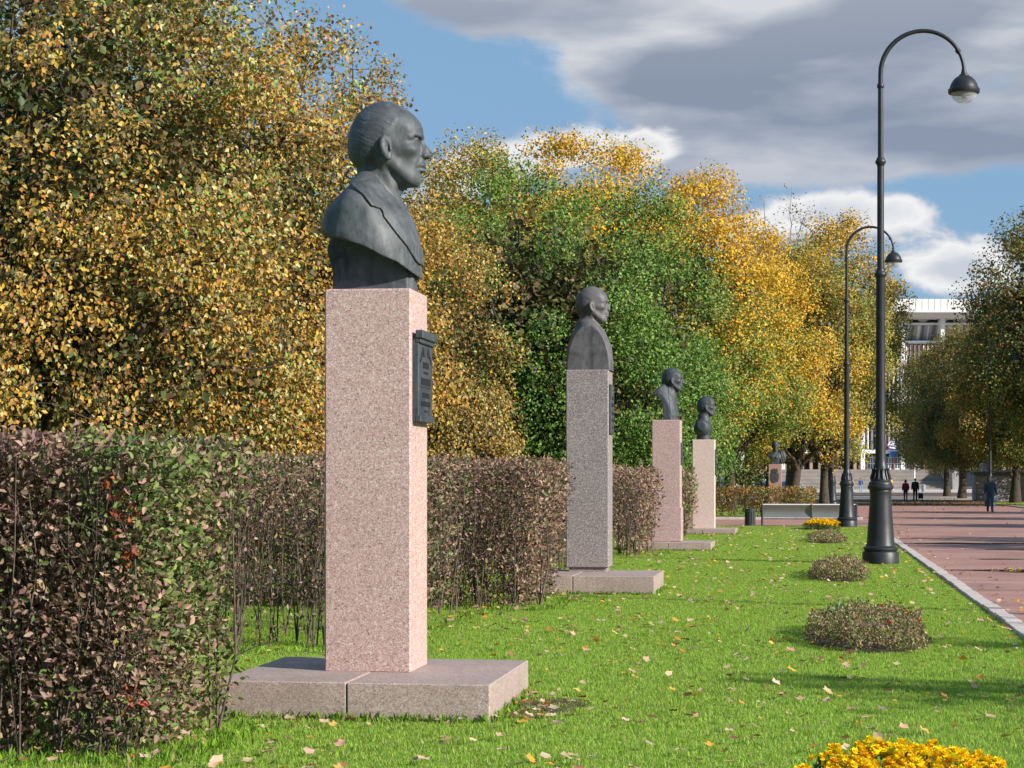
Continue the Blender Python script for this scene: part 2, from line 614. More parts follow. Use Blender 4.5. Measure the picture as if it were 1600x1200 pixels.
def bust_b(P):
    """bald head on a robe whose sides are cut flat into tall arches"""
    M = mirror(P)
    X, Y, Z = P
    d = head_sdf(P, 'bald', chin=1.15, nose=0.95, wide=1.06)
    t = ell(P, (-4, 0, -150), (82, 150, 165))
    t = su(t, cone(P, (-14, 0, 0), (-10, 0, -80), 40, 70), 22)
    t = si(t, np.abs(Y) - 62, 3.5)
    t = si(t, np.abs(X + 4) - 80 - 0.05 * (Z + 130), 6)
    t = t - 1.6 * sstep(40, 62, np.abs(Y)) * 0 + 0.8 * fold_noise(P, 22.0, 1.2) * sstep(62, 56, np.abs(Y))
    # neckline of the robe
    t = t - 2.0 * sstep(-1.5, 1.5, np.abs(Y) - 12 - (Z + 120) * -0.02) * sstep(0, 20, X)
    foot = rbox(P, (-3, 0, -149), (77, 60, 10), 3)
    return np.minimum(np.minimum(su(d, t, 2.5), 1e3), foot)


def bust_c(P):
    """herm: a slice of shoulder and chest whose back curves in like a hook"""
    X, Y, Z = P
    d = head_sdf(P, 'receding', nose=1.03)
    t = ell(P, (-80, 0, -150), (120, 94, 231))
    t = si(t, (Z - 2 - (X + 99) * 0.9) * 0.75, 8)
    t = si(t, np.abs(Y) - 70, 2.0)
    xb = np.interp(Z, [-200, -148, -100, -75, -53, -36, -23, -14, -9, 10, 50],
                   [-42, -42, -43, -44, -49, -56, -68, -82, -99, -99, -99]).astype(np.float32)
    t = si(t, (xb - X) * 0.8, 2)
    t = t - 2.0 * sstep(-2, 2, X - 2 + 0.16 * (Z + 10) + 0.25 * np.abs(Y)) * sstep(-140, -120, Z)
    t = t - 1.5 * sstep(-2, 2, X + 14 + 0.3 * Z - 0.1 * np.abs(Y)) + 0.8 * fold_noise(P, 20.0, .4) * sstep(69, 60, np.abs(Y))
    t = su(t, ell(mirror(P), (36, 26, -122), (11, 9, 9)), 3)
    t = su(t, cone(P, (-12, 0, 30), (-10, 0, -30), 32, 38), 10)
    return su(d, t, 2.5)


def bust_d(P):
    """young man with thick wavy hair, high collar, rounded shoulders on a small round foot"""
    X, Y, Z = P
    d = head_sdf(P, 'short', wide=0.98)
    d = d - 3.2 * sstep(96, 116, Z) * sstep(30, 60, X + 20) * (0.6 + 0.4 * np.sin(X * 0.16 + Y * 0.1))
    t = ell(P, (-20, 0, -68), (59, 96, 58))
    t = su(t, cone(P, (-14, 0, 8), (-14, 0, -40), 35, 44), 16)
    t = su(t, ell(mirror(P), (-24, 66, -48), (36, 32, 32)), 20)
    t = si(t, np.abs(Y) - 90, 8)
    col = np.maximum((np.sqrt(((X + 8 + 0.1 * Z) / 38) ** 2 + (Y / 36) ** 2) - 1) * 36, Z - 18 + 0.4 * (X + 40))
    t = su(t, np.maximum(col, -Z - 30), 3)
    t = t + 1.0 * fold_noise(P, 24.0, 3.1)
    foot = cone(P, (-14, 0, -100), (-14, 0, -160), 44, 46)
    foot = np.maximum(foot, -Z - 150)
    return np.minimum(su(d, t, 2.5), foot)


def bust_e(P):
    """front-facing officer with a mantle hanging from his left shoulder"""
    X, Y, Z = P
    d = head_sdf(P, 'short')
    t = ell(P, (-12, 0, -80), (58, 108, 84))
    t = su(t, ell(mirror(P), (-14, 82, -62), (36, 40, 52)), 20)
    t = su(t, ell(mirror(P), (14, 34, -66), (30, 34, 30)), 14)
    t = si(t, -Z - 150 + 0.9 * np.abs(Y), 8)
    man = ell(P, (-12, 84, -72), (46, 62, 92))
    man = man + 2.6 * np.sin(Y * 0.24 + Z * 0.06)
    t = su(t, man, 5)
    t = ss(t, cone(P, (46, 22, 6), (44, 52, -120), 3, 4), 4)
    hand = ell(P, (44, 12, -78), (14, 20, 13))
    t = su(t, hand, 5)
    foot = rbox(P, (-8, 0, -140), (42, 50, 40), 4)
    return np.minimum(su(d, t, 2.5), np.maximum(foot, -Z - 172))


# ------------------------------------------------------------------ figures
def figure(kind):
    """joint table of a standing or walking figure facing -Y, feet at 0"""
    J = dict(hip=(0, 0, .93), chest=(0, -.01, 1.30), neck=(0, .0, 1.47), head=(0, -.015, 1.62),
             shL=(.178, 0, 1.375), shR=(-.178, 0, 1.375), elL=(.25, .03, 1.13), elR=(-.25, .03, 1.13),
             haL=(.26, -.03, .87), haR=(-.26, -.03, .87), hL=(.09, 0, .92), hR=(-.09, 0, .92),
             kL=(.10, -.02, .50), kR=(-.10, -.02, .50), aL=(.10, .02, .08), aR=(-.10, .02, .08))
    if kind == 'walk':
        J.update(kL=(.09, -.16, .52), aL=(.09, -.20, .09), kR=(-.09, .03, .50), aR=(-.09, .26, .14),
                 elR=(-.30, -.06, 1.15), haR=(-.33, -.22, .95), elL=(.28, .06, 1.14), haL=(.31, .02, .86))
    if kind == 'stride':
        J.update(kL=(.09, -.08, .50), aL=(.09, -.08, .08), kR=(-.09, .04, .50), aR=(-.09, .14, .10),
                 elL=(.27, .05, 1.13), haL=(.32, -.02, .88))
    if kind == 'sit':
        J.update(kL=(.12, -.42, .88), kR=(-.12, -.42, .88), aL=(.12, -.44, .46), aR=(-.12, -.44, .46),
                 haL=(.12, -.30, .96), haR=(-.12, -.30, .96), elL=(.24, -.05, 1.10), elR=(-.24, -.05, 1.10))
    return J


def body_fn(J, part, fat=1.0):
    def f(P):
        arms, legs = None, None
        def U(a, b, k=.03):
            return b if a is None else su(a, b, k)
        g = {'body': 0.0, 'jacket': .022, 'trousers': .016}[part]
        d = None
        if part in ('body', 'jacket'):
            t = ell(P, (0, J['chest'][1], 1.24), (.165 * fat + g, .105 * fat + g, .26))
            t = su(t, ell(P, (0, J['hip'][1], .98), (.155 * fat + g, .11 * fat + g, .16)), .06)
            t = su(t, cone(P, J['shL'], J['shR'], .062 + g, .062 + g), .06)
            d = t
            for s_ in 'LR':
                d = U(d, cone(P, J['sh' + s_], J['el' + s_], .052 + g, .042 + g))
                end = J['ha' + s_]
                d = U(d, cone(P, J['el' + s_], end, .042 + g, .028 + g * .7), .02)
        if part == 'body':
            d = su(d, cone(P, J['chest'], J['neck'], .07, .052), .04)
            hd = ell(P, J['head'], (.076, .096, .118))
            hd = su(hd, ell(P, (0, J['head'][1] - .03, J['head'][2] - .055), (.052, .058, .062)), .03)
            hd = su(hd, cone(P, (0, J['head'][1] - .098, J['head'][2] + .01), (0, J['head'][1] - .118, J['head'][2] - .022), .010, .014), .012)
            hd = ss(hd, ell(mirror((P[1], P[0], P[2])), (J['head'][1] - .108, .032, J['head'][2] + .008), (.022, .017, .010)), .012)
            hd = ss(hd, ell(P, (0, J['head'][1] - .106, J['head'][2] - .058), (.026, .014, .004)), .006)
            hd = su(hd, ell(mirror((P[1], P[0], P[2])), (J['head'][1] + .01, .078, J['head'][2] - .005), (.018, .010, .030)), .008)
            d = su(d, hd, .03)
            for s_, m in (('L', 1), ('R', -1)):
                h = J['ha' + s_]
                d = su(d, ell(P, (h[0], h[1] - .01, h[2] - .045), (.018, .040, .048)), .02)
                for q, ln in ((-.032, .052), (-.012, .066), (.009, .062), (.028, .046)):
                    a = (h[0], h[1] + q, h[2] - .075)
                    b = (h[0] - m * .012, h[1] + q * 1.05, h[2] - .075 - ln * .6)
                    c = (h[0] - m * .034, h[1] + q * 1.0, h[2] - .075 - ln)
                    d = su(d, cone(P, a, b, .0105, .0095), .004)
                    d = su(d, cone(P, b, c, .0095, .0085), .004)
                d = su(d, cone(P, (h[0], h[1] - .035, h[2] - .035), (h[0] - m * .012, h[1] - .066, h[2] - .080), .012, .010), .006)
        if part in ('body', 'trousers'):
            for s_ in 'LR':
                d = U(d, cone(P, J['h' + s_], J['k' + s_], .078 * fat + g, .052 + g), .03)
                d = U(d, cone(P, J['k' + s_], J['a' + s_], .050 + g, .034 + g * 1.6), .02)
            if part == 'trousers':
                d = su(d, ell(P, (0, 0, .95), (.155 * fat + g, .11 * fat + g, .10)), .04)
            else:
                for s_ in 'LR':
                    a = J['a' + s_]
                    d = su(d, cone(P, (a[0], a[1] + .03, max(a[2] - .04, .04)), (a[0], a[1] - .12, max(a[2] - .055, .035)), .034, .030), .02)
        if part == 'jacket':
            d = np.maximum(d, .86 - P[2])
            d = np.maximum(d, P[2] - 1.50)
            for s_ in 'LR':
                h = J['ha' + s_]
                d = np.maximum(d, .035 - np.sqrt((P[0] - h[0]) ** 2 + (P[1] - h[1] + .01) ** 2 + (P[2] - h[2] + .03) ** 2))
            d = d + .006 * fold_noise(P, .045, .3)
        if part == 'trousers':
            d = d + .005 * fold_noise(P, .05, 1.1)
        return d
    return f


def person(loc, rz, pose, label, jacket, trousers, hair, group=None, height=1.75, fat=1.0, hood=False, res=.02, coat_len=None):
    root = empty('person', loc, rz, label, 'person', group)
    s = height / 1.75
    J = figure(pose)
    lo, hi = (-.48, -.62, -.02), (.48, .42, 1.80)
    sculpt('body', body_fn(J, 'body', fat), lo, hi, res * .7, M['skin'], root, s)
    sculpt('jacket', body_fn(J, 'jacket', fat), lo, hi, res, jacket, root, s)
    sculpt('trousers', body_fn(J, 'trousers', fat), lo, hi, res, trousers, root, s)
    hx, hy, hz = J['head']
    if hood:
        fn = lambda P: np.maximum(ell(P, (hx, hy + .015, hz + .0), (.115, .125, .15)), -ell(P, (hx, hy - .14, hz - .02), (.075, .08, .09)))
        sculpt('hood', fn, (-.2, -.22, 1.3), (.2, .25, 1.82), .02, jacket, root, s)
    else:
        fn = lambda P: np.maximum(np.maximum(ell(P, (hx, hy + .012, hz + .012), (.084, .100, .120)), -(P[2] - hz + .05 - .9 * (hy - P[1]) * -.6)), -(P[1] - hy + .075 - .4 * (P[2] - hz)))
        sculpt('hair', fn, (-.12, -.16, 1.45), (.12, .16, 1.80), .016, hair, root, s)
    for sd in 'LR':
        a = J['a' + sd]
        z0 = a[2] - .08
        mb = lambda P, a=a, z0=z0: np.maximum(cone(P, (a[0], a[1] + .04, z0 + .045), (a[0], a[1] - .13, z0 + .035), .046, .038), -(P[2] - z0 - .004))
        sculpt('shoe', mb, (a[0] - .09, a[1] - .22, z0 - .02), (a[0] + .09, a[1] + .12, z0 + .12), .014, M['black'], root, s)
    return root
# ------------------------------------------------------------------ materials
M = {}


def mat(name):
    m = bpy.data.materials.new(name)
    m.use_nodes = True
    return m, NT(m.node_tree)


def principled(w, col, rough=0.6, bump=None, bstr=0.3, bdist=0.01, metal=0.0, spec=0.4, coat=0.0):
    p = w.n('ShaderNodeBsdfPrincipled')
    o = w.n('ShaderNodeOutputMaterial')
    w.link(p.outputs[0], o.inputs[0])
    for sock, v in (('Base Color', col), ('Roughness', rough), ('Metallic', metal)):
        if isinstance(v, bpy.types.NodeSocket):
            w.link(v, p.inputs[sock])
        elif isinstance(v, tuple):
            p.inputs[sock].default_value = (*v, 1)
        else:
            p.inputs[sock].default_value = v
    p.inputs['Specular IOR Level'].default_value = spec
    p.inputs['Coat Weight'].default_value = coat
    if bump is not None:
        b = w.n('ShaderNodeBump')
        b.inputs['Strength'].default_value = bstr
        b.inputs['Distance'].default_value = bdist
        w.link(bump, b.inputs['Height'])
        w.link(b.outputs[0], p.inputs['Normal'])
    return p


def coords(w, kind='Object', scale=None):
    tc = w.n('ShaderNodeTexCoord')
    if scale is None:
        return tc.outputs[kind]
    mp = w.n('ShaderNodeMapping')
    mp.inputs['Scale'].default_value = scale
    w.link(tc.outputs[kind], mp.inputs[0])
    return mp.outputs[0]


def plain(name, col, rough=0.6, metal=0.0, var=0.12, scale=3.0, spec=0.4, bump=0.0):
    m, w = mat(name)
    v = coords(w)
    n = w.noise(v, scale, 5.0, 0.6)
    dark = tuple(c * (1 - var * 2) for c in col)
    light = tuple(min(1, c * (1 + var)) for c in col)
    c = w.ramp(n, [(0.3, dark), (0.7, light)])
    principled(w, c, rough, n if bump else None, bump, 0.01, metal, spec)
    M[name] = m
    return m


def granite(name, base, dark, light, grain=95.0, dark_amt=0.30, stain=0.15):
    m, w = mat(name)
    v = coords(w)
    vo = w.n('ShaderNodeTexVoronoi', feature='F1')
    w.link(v, vo.inputs['Vector'])
    vo.inputs['Scale'].default_value = grain
    rnd = w.n('ShaderNodeSeparateColor')
    w.link(vo.outputs['Color'], rnd.inputs[0])
    r, g = rnd.outputs[0], rnd.outputs[1]
    cl = w.noise(v, grain * 0.28, 3.0, 0.7)
    key = w.math('ADD', w.math('MULTIPLY', r, 0.6), w.math('MULTIPLY', cl, 0.55))
    c = w.ramp(key, [(0.0, dark), (dark_amt, dark), (dark_amt + 0.05, tuple(b * 0.72 for b in base)), (0.52, base),
                     (0.72, tuple(min(1, b * 1.16) for b in base)), (0.86, light)])
    big = w.noise(v, 2.2, 6.0, 0.65)
    c = w.mix(w.ramp(big, [(0.35, stain), (0.65, 0.0)]), c, tuple(b * 0.55 for b in base))
    # rain streaks
    sv = coords(w, 'Object', (9.0, 9.0, 0.5))
    st = w.noise(sv, 1.6, 4.0, 0.6)
    c = w.mix(w.ramp(st, [(0.55, 0.0), (0.8, stain)]), c, tuple(b * 0.6 for b in base))
    principled(w, c, 0.62, w.math('ADD', g, w.noise(v, 300, 2, .5)), 0.22, 0.003, 0, 0.35)
    M[name] = m


granite('granite_pink', (0.455, 0.305, 0.27), (0.13, 0.10, 0.10), (0.64, 0.53, 0.49), 135, 0.25, .13)
granite('granite_grey', (0.235, 0.195, 0.190), (0.075, 0.065, 0.068), (0.50, 0.46, 0.44), 150, 0.33, .12)
granite('granite_mauve', (0.40, 0.27, 0.255), (0.20, 0.14, 0.14), (0.60, 0.48, 0.45), 110, 0.26, .12)
granite('granite_light', (0.56, 0.41, 0.36), (0.33, 0.23, 0.21), (0.70, 0.60, 0.55), 110, 0.24, .08)
granite('granite_red', (0.36, 0.18, 0.155), (0.16, 0.08, 0.08), (0.50, 0.34, 0.31), 110, 0.26, .12)
granite('slab_stone', (0.37, 0.275, 0.245), (0.17, 0.135, 0.125), (0.50, 0.43, 0.39), 130, 0.26, .42)


def bronze(name, col, pale, dark):
    m, w = mat(name)
    v = coords(w)
    sv = coords(w, 'Object', (7.0, 7.0, 2.6))
    n = w.noise(v, 4.2, 9.0, 0.68, 0.6)
    st = w.noise(sv, 1.7, 9.0, 0.70, 0.7)
    geo = w.n('ShaderNodeNewGeometry')
    sep = w.n('ShaderNodeSeparateXYZ')
    w.link(geo.outputs['Normal'], sep.inputs[0])
    c = w.ramp(n, [(0.30, dark), (0.52, col), (0.72, tuple(a * 1.25 for a in col))])
    c = w.mix(w.ramp(st, [(0.48, 0.0), (0.72, 0.55)]), c, pale)      # washed streaks of pale patina
    wet = w.noise(sv, 3.7, 5.0, 0.6, 0.4)
    c = w.mix(w.ramp(wet, [(0.56, 0.0), (0.70, 0.55)]), c, dark)
    warm = w.noise(v, 4.4, 4.0, 0.6)
    c = w.mix(w.ramp(warm, [(0.58, 0.0), (0.75, 0.3)]), c, (0.16, 0.125, 0.095))
    fine = w.noise(v, 60, 4.0, 0.7)
    bm = w.math('ADD', w.math('MULTIPLY', n, 1.0), w.math('MULTIPLY', fine, 0.25))
    rough = w.ramp(st, [(0.3, 0.50), (0.7, 0.68)])
    principled(w, c, rough, bm, 0.30, 0.012, 0.22, 0.38)
    M[name] = m


bronze('bronze', (0.074, 0.081, 0.087), (0.155, 0.183, 0.205), (0.028, 0.030, 0.034))
bronze('bronze_brown', (0.110, 0.103, 0.108), (0.20, 0.207, 0.225), (0.050, 0.046, 0.048))
bronze('bronze_dark', (0.052, 0.060, 0.069), (0.11, 0.13, 0.148), (0.022, 0.025, 0.030))
plain('bronze_letter', (0.045, 0.048, 0.052), 0.5, 0.4)
plain('lamp_iron', (0.024, 0.026, 0.030), 0.46, 0.2, 0.16, 5.0, 0.5, 0.15)
plain('concrete', (0.34, 0.32, 0.30), 0.9, 0, 0.15, 6.0, 0.3, 0.3)
plain('kerb', (0.54, 0.46, 0.42), 0.9, 0, 0.14, 9.0, 0.3, 0.4)
plain('black', (0.02, 0.02, 0.022), 0.6)
plain('skin', (0.50, 0.30, 0.22), 0.6)
plain('white_paint', (0.76, 0.77, 0.78), 0.5, 0, 0.05)
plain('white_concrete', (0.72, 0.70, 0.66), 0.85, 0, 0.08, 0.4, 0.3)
plain('beam_shade', (0.50, 0.48, 0.45), 0.85, 0, 0.06, 0.5)  # darker concrete, the shade under the roof ring put into its colour
plain('brown_panel', (0.42, 0.25, 0.16), 0.7, 0, 0.15, 0.6)
plain('brown_stone', (0.36, 0.25, 0.19), 0.8, 0, 0.1, 0.8)
plain('grey_metal', (0.27, 0.29, 0.32), 0.5, 0.2, 0.08, 0.6)
plain('grey_wall', (0.30, 0.285, 0.27), 0.85, 0, 0.15, 1.5)
plain('dark_cap', (0.12, 0.115, 0.115), 0.8)
plain('step_stone', (0.36, 0.315, 0.28), 0.85, 0, 0.10, 0.5)
plain('purple_print', (0.24, 0.13, 0.42), 0.6, 0, 0.1)
plain('blue_sign', (0.03, 0.16, 0.42), 0.5)
plain('bench_metal', (0.25, 0.25, 0.235), 0.38, 0.5, 0.05, 2.0, 0.6)
plain('bin_metal', (0.06, 0.07, 0.075), 0.4, 0.3)
plain('bark', (0.075, 0.058, 0.045), 0.95, 0, 0.25, 9.0, 0.2, 0.5)
plain('bark_grey', (0.15, 0.125, 0.105), 0.95, 0, 0.25, 9.0, 0.2, 0.5)
plain('twig', (0.125, 0.093, 0.072), 0.9, 0, 0.3, 14.0, 0.2)
plain('soil', (0.085, 0.060, 0.042), 0.95, 0, 0.25, 8.0, 0.1, 0.6)
plain('tyre', (0.02, 0.02, 0.02), 0.8)
plain('chrome', (0.6, 0.6, 0.6), 0.25, 0.9)
plain('car_red', (0.50, 0.015, 0.02), 0.3, 0.1, 0.03, 1, 0.6)
plain('car_blue', (0.02, 0.035, 0.10), 0.3, 0.2, 0.03, 1, 0.6)
plain('car_black', (0.015, 0.016, 0.02), 0.3, 0.2, 0.03, 1, 0.6)
plain('car_silver', (0.45, 0.46, 0.48), 0.35, 0.5, 0.03, 1, 0.6)
plain('car_white', (0.75, 0.75, 0.74), 0.35, 0.0, 0.03, 1, 0.6)
plain('number_plate', (0.7, 0.7, 0.68), 0.5)
plain('cloth_red', (0.24, 0.012, 0.022), 0.85)
plain('cloth_black', (0.03, 0.028, 0.027), 0.9)
plain('cloth_navy', (0.035, 0.055, 0.085), 0.7)
plain('cloth_jeans', (0.045, 0.075, 0.13), 0.85)
plain('cloth_yellow', (0.75, 0.33, 0.03), 0.85)
plain('cloth_white', (0.72, 0.68, 0.68), 0.85)
plain('cloth_blue', (0.06, 0.10, 0.22), 0.85)
plain('cloth_sky', (0.16, 0.33, 0.55), 0.85)
plain('cloth_pink', (0.60, 0.35, 0.36), 0.85)
plain('hair_brown', (0.06, 0.035, 0.02), 0.7)
plain('hair_grey', (0.22, 0.20, 0.19), 0.7)


def glass_mats():
    m, w = mat('window_glass')
    principled(w, (0.085, 0.11, 0.125), 0.12, None, 0, 0, 0, 0.8)
    M['window_glass'] = m
    m, w = mat('lamp_glass')
    g = w.n('ShaderNodeBsdfGlass'); g.inputs['Roughness'].default_value = 0.08; g.inputs['IOR'].default_value = 1.12
    d = w.n('ShaderNodeBsdfDiffuse'); d.inputs[0].default_value = (0.75, 0.77, 0.8, 1)
    t = w.n('ShaderNodeBsdfTransparent')
    mx = w.n('ShaderNodeMixShader'); mx.inputs[0].default_value = 0.30
    w.link(t.outputs[0], mx.inputs[1]); w.link(d.outputs[0], mx.inputs[2])
    gl = w.n('ShaderNodeBsdfGlossy'); gl.inputs[1].default_value = 0.08
    m2 = w.n('ShaderNodeMixShader'); m2.inputs[0].default_value = 0.10
    w.link(mx.outputs[0], m2.inputs[1]); w.link(gl.outputs[0], m2.inputs[2])
    o = w.n('ShaderNodeOutputMaterial'); w.link(m2.outputs[0], o.inputs[0])
    M['lamp_glass'] = m
    m, w = mat('puddle_water')
    v = coords(w)
    principled(w, (0.045, 0.035, 0.03), 0.03, w.noise(v, 6.0, 2.0), 0.02, 0.01, 0, 0.9)
    M['puddle_water'] = m


glass_mats()


def leaf_mat(name, trans=0.35, rough=0.55, spec=0.25):
    m, w = mat(name)
    a = w.n('ShaderNodeAttribute', attribute_name='tint')
    p = w.n('ShaderNodeBsdfPrincipled')
    p.inputs['Roughness'].default_value = rough
    p.inputs['Specular IOR Level'].default_value = spec
    w.link(a.outputs['Color'], p.inputs['Base Color'])
    t = w.n('ShaderNodeBsdfTranslucent')
    w.link(a.outputs['Color'], t.inputs[0])
    mx = w.n('ShaderNodeMixShader'); mx.inputs[0].default_value = trans
    w.link(p.outputs[0], mx.inputs[1]); w.link(t.outputs[0], mx.inputs[2])
    o = w.n('ShaderNodeOutputMaterial'); w.link(mx.outputs[0], o.inputs[0])
    M[name] = m


leaf_mat('leaf', 0.28, 0.5, 0.25)
leaf_mat('grass_blade', 0.48, 0.55, 0.2)
leaf_mat('dry_leaf', 0.15, 0.75, 0.15)
leaf_mat('petal', 0.30, 0.7, 0.1)


def ground_mats():
    # turf under the blades
    m, w = mat('turf')
    v = coords(w)
    n = w.noise(v, 0.55, 6.0, 0.6)
    f = w.noise(v, 9.0, 5.0, 0.7)
    c = w.ramp(w.math('ADD', w.math('MULTIPLY', n, 0.5), w.math('MULTIPLY', f, 0.5)),
               [(0.36, (0.12, 0.15, 0.030)), (0.50, (0.19, 0.29, 0.040)), (0.66, (0.25, 0.36, 0.05))])
    principled(w, c, 0.9, f, 0.5, 0.03, 0, 0.15)
    M['turf'] = m
    # red asphalt
    m, w = mat('red_asphalt')
    v = coords(w)
    n = w.noise(v, 0.35, 7.0, 0.65)
    f = w.noise(v, 160.0, 3.0, 0.7)
    s = w.noise(coords(w, 'Object', (0.25, 1.3, 1)), 1.1, 6.0, 0.6)
    c = w.ramp(w.math('ADD', w.math('MULTIPLY', n, 0.65), w.math('MULTIPLY', f, 0.35)),
               [(0.32, (0.25, 0.130, 0.105)), (0.50, (0.36, 0.195, 0.16)), (0.68, (0.46, 0.27, 0.225))])
    c = w.mix(w.ramp(s, [(0.52, 0.0), (0.66, 0.40)]), c, (0.12, 0.065, 0.055))      # damp patches
    principled(w, c, w.ramp(s, [(0.52, 0.85), (0.68, 0.55)]), f, 0.4, 0.006, 0, 0.3)
    M['red_asphalt'] = m
    for nm, a, b in (('leaf_litter', (0.105, 0.058, 0.032), (0.23, 0.13, 0.07)), ('light_paving', (0.36, 0.30, 0.26), (0.47, 0.41, 0.36)),
                     ('dark_road', (0.065, 0.062, 0.064), (0.12, 0.115, 0.115)), ('earth', (0.09, 0.065, 0.045), (0.16, 0.12, 0.08)),
                     ('plaza', (0.45, 0.40, 0.355), (0.56, 0.50, 0.45))):
        m, w = mat(nm)
        v = coords(w)
        n = w.noise(v, 0.8, 8.0, 0.75)
        c = w.ramp(n, [(0.38, a), (0.62, b)])
        principled(w, c, 0.9, n, 0.4, 0.02, 0, 0.15)
        M[nm] = m


ground_mats()
# ------------------------------------------------------------------ the ground, in strips across the view
def sheet(name, pts, mt, z=0.0, nx=1, ny=1, fn=None):
    (x0, y0), (x1, y1) = pts
    xs = np.linspace(x0, x1, nx + 1); ys = np.linspace(y0, y1, ny + 1)
    V, F = [], []
    for y in ys:
        for x in xs:
            V.append((x, y, z if fn is None else fn(x, y)))
    for j in range(ny):
        for i in range(nx):
            a = j * (nx + 1) + i
            F.append((a, a + 1, a + nx + 2, a + nx + 1))
    me = bpy.data.meshes.new(name)
    me.from_pydata(V, [], F)
    o = link_mesh(name, me, mt)
    return tag(o, kind='structure')


def ground():
    sheet('ground', ((-2500, -300), (2500, 3500)), M['earth'], -0.02)
    sheet('lawn', ((-60, -6), (2.25, 70.6)), M['turf'], 0.0)
    sheet('cross_path', ((-60, 70.6), (2.25, 83.0)), M['red_asphalt'], -0.004)
    sheet('lawn', ((-60, 83.2), (2.0, 128)), M['turf'], 0.0)
    sheet('path', ((2.25, -6), (12.2, 128)), M['red_asphalt'], -0.008)
    sheet('lawn', ((12.35, -6), (90, 150)), M['turf'], 0.0)
    sheet('leaf_covered_verge', ((-80, 128), (90, 168)), M['leaf_litter'], -0.004)
    sheet('pavement', ((-80, 168), (90, 199)), M['light_paving'], 0.0)
    sheet('verge', ((-80, 199), (90, 224)), M['leaf_litter'], -0.004)
    sheet('road', ((-120, 224), (120, 262)), M['dark_road'], 0.0)
    sheet('plaza', ((-2, 262), (140, 345)), M['plaza'], 0.10)
    sheet('car_park', ((-150, 262), (-2, 345)), M['plaza'], 0, 1, 12, lambda x, y: 0.10 + 0.80 * max(0, min(1, (y - 266) / 16.0)))
    # thin kerb faces of the raised far ground
    mb = MB().box(-120, 120, 261.7, 262.0, -0.01, 0.13)
    tag(mb.build('road_kerb', M['kerb']), kind='structure')


ground()


def kerbs():
    root = empty('kerb', (2.25, 0, 0), 0)
    tag(root, 'pale granite kerb along the lawn edge of the red path', 'kerb')
    me = None
    rnd = random.Random(4)
    for i in range(8, 70):
        mb = MB().box(-0.10, 0.09, 0.004, 0.996, -0.06, 0.045, 0.012)
        if me is None:
            o = mb.build('kerb_stone', M['kerb'], root)
            me = o.data
        else:
            o = bpy.data.objects.new('kerb_stone', me)
            C.objects.link(o); o.parent = root
        o.location = (rnd.uniform(-.006, .006), i, rnd.uniform(-.007, .007))
        o.rotation_euler = (rnd.uniform(-.004, .004), rnd.uniform(-.02, .02), rnd.uniform(-.004, .004))
    k = MB().box(-60, 2.2, 82.95, 83.2, -0.02, 0.10, 0.01).build('far_kerb', M['kerb'])
    tag(k, 'straight grey kerb beyond the cross path below the far hedge', 'kerb')
    k = MB().box(12.2, 12.36, -6, 128, -0.02, 0.06).build('kerb', M['kerb'])
    tag(k, 'plain kerb on the far side of the red path', 'kerb')


kerbs()


# ------------------------------------------------------------------ leaves in bulk
def leaf_arrays(P, A, N, L, Wd, shape='quad', fold=0.22):
    """P positions, A unit long axes, N normals, L lengths, Wd widths"""
    B = np.cross(N, A); B /= np.linalg.norm(B, axis=1, keepdims=True) + 1e-9
    N = np.cross(A, B)
    L = L[:, None]; Wd = Wd[:, None]
    n = len(P)
    base = P
    tip = P + A * L
    if shape == 'quad':
        m = P + A * L * 0.45 + N * Wd * fold
        l, r = m + B * Wd * .5, m - B * Wd * .5
        V = np.stack([base, l, tip, r], 1).reshape(-1, 3)
        i = np.arange(n)[:, None] * 4
        F = np.concatenate([i + np.array([[0, 2, 1]]), i + np.array([[0, 3, 2]])], 1).reshape(-1, 3)
        return V, F, 2
    if shape == 'hex':
        up = N * Wd * fold
        l1, l2 = P + A * L * .28 + B * Wd * .46 + up, P + A * L * .68 + B * Wd * .38 + up
        r1, r2 = P + A * L * .28 - B * Wd * .46 + up, P + A * L * .68 - B * Wd * .38 + up
        tip = tip - N * L * .12
        V = np.stack([base, l1, l2, tip, r2, r1], 1).reshape(-1, 3)
        i = np.arange(n)[:, None] * 6
        F = np.concatenate([i + np.array([[0, 3, 2, 1]]), i + np.array([[0, 5, 4, 3]])], 1).reshape(-1, 4)
        return V, F, 2
    if shape == 'fall':      # a lobed fallen leaf: ring of ten points
        out = []
        rr = [1.0, .68, .88, .66, .78, .42, .78, .66, .88, .68]
        for k in range(10):
            a = 2 * math.pi * k / 10
            rad = rr[k]
            curl = 0.20 * rad * rad
            out.append(P + (A * math.cos(a) * L + B * math.sin(a) * Wd) * 0.5 * rad + N * L * curl * (0.6 + 0.4 * math.sin(3 * a)))
        V = np.stack([P] + out, 1).reshape(-1, 3)
        i = np.arange(n)[:, None] * 11
        fs = [i + np.array([[0, 1 + k, 1 + (k + 1) % 10]]) for k in range(10)]
        F = np.concatenate(fs, 1).reshape(-1, 3)
        return V, F, 10


def unit(v):
    return v / (np.linalg.norm(v, axis=1, keepdims=True) + 1e-9)


def pick_colors(rng, n, pal, jit=0.16):
    cols = np.array([c for c, _ in pal], float); wt = np.array([w_ for _, w_ in pal], float)
    idx = rng.choice(len(pal), n, p=wt / wt.sum())
    c = cols[idx] * (1 + rng.normal(0, jit, (n, 1))) * (1 + rng.normal(0, jit * .35, (n, 3)))
    return np.clip(c, 0.004, 0.95)


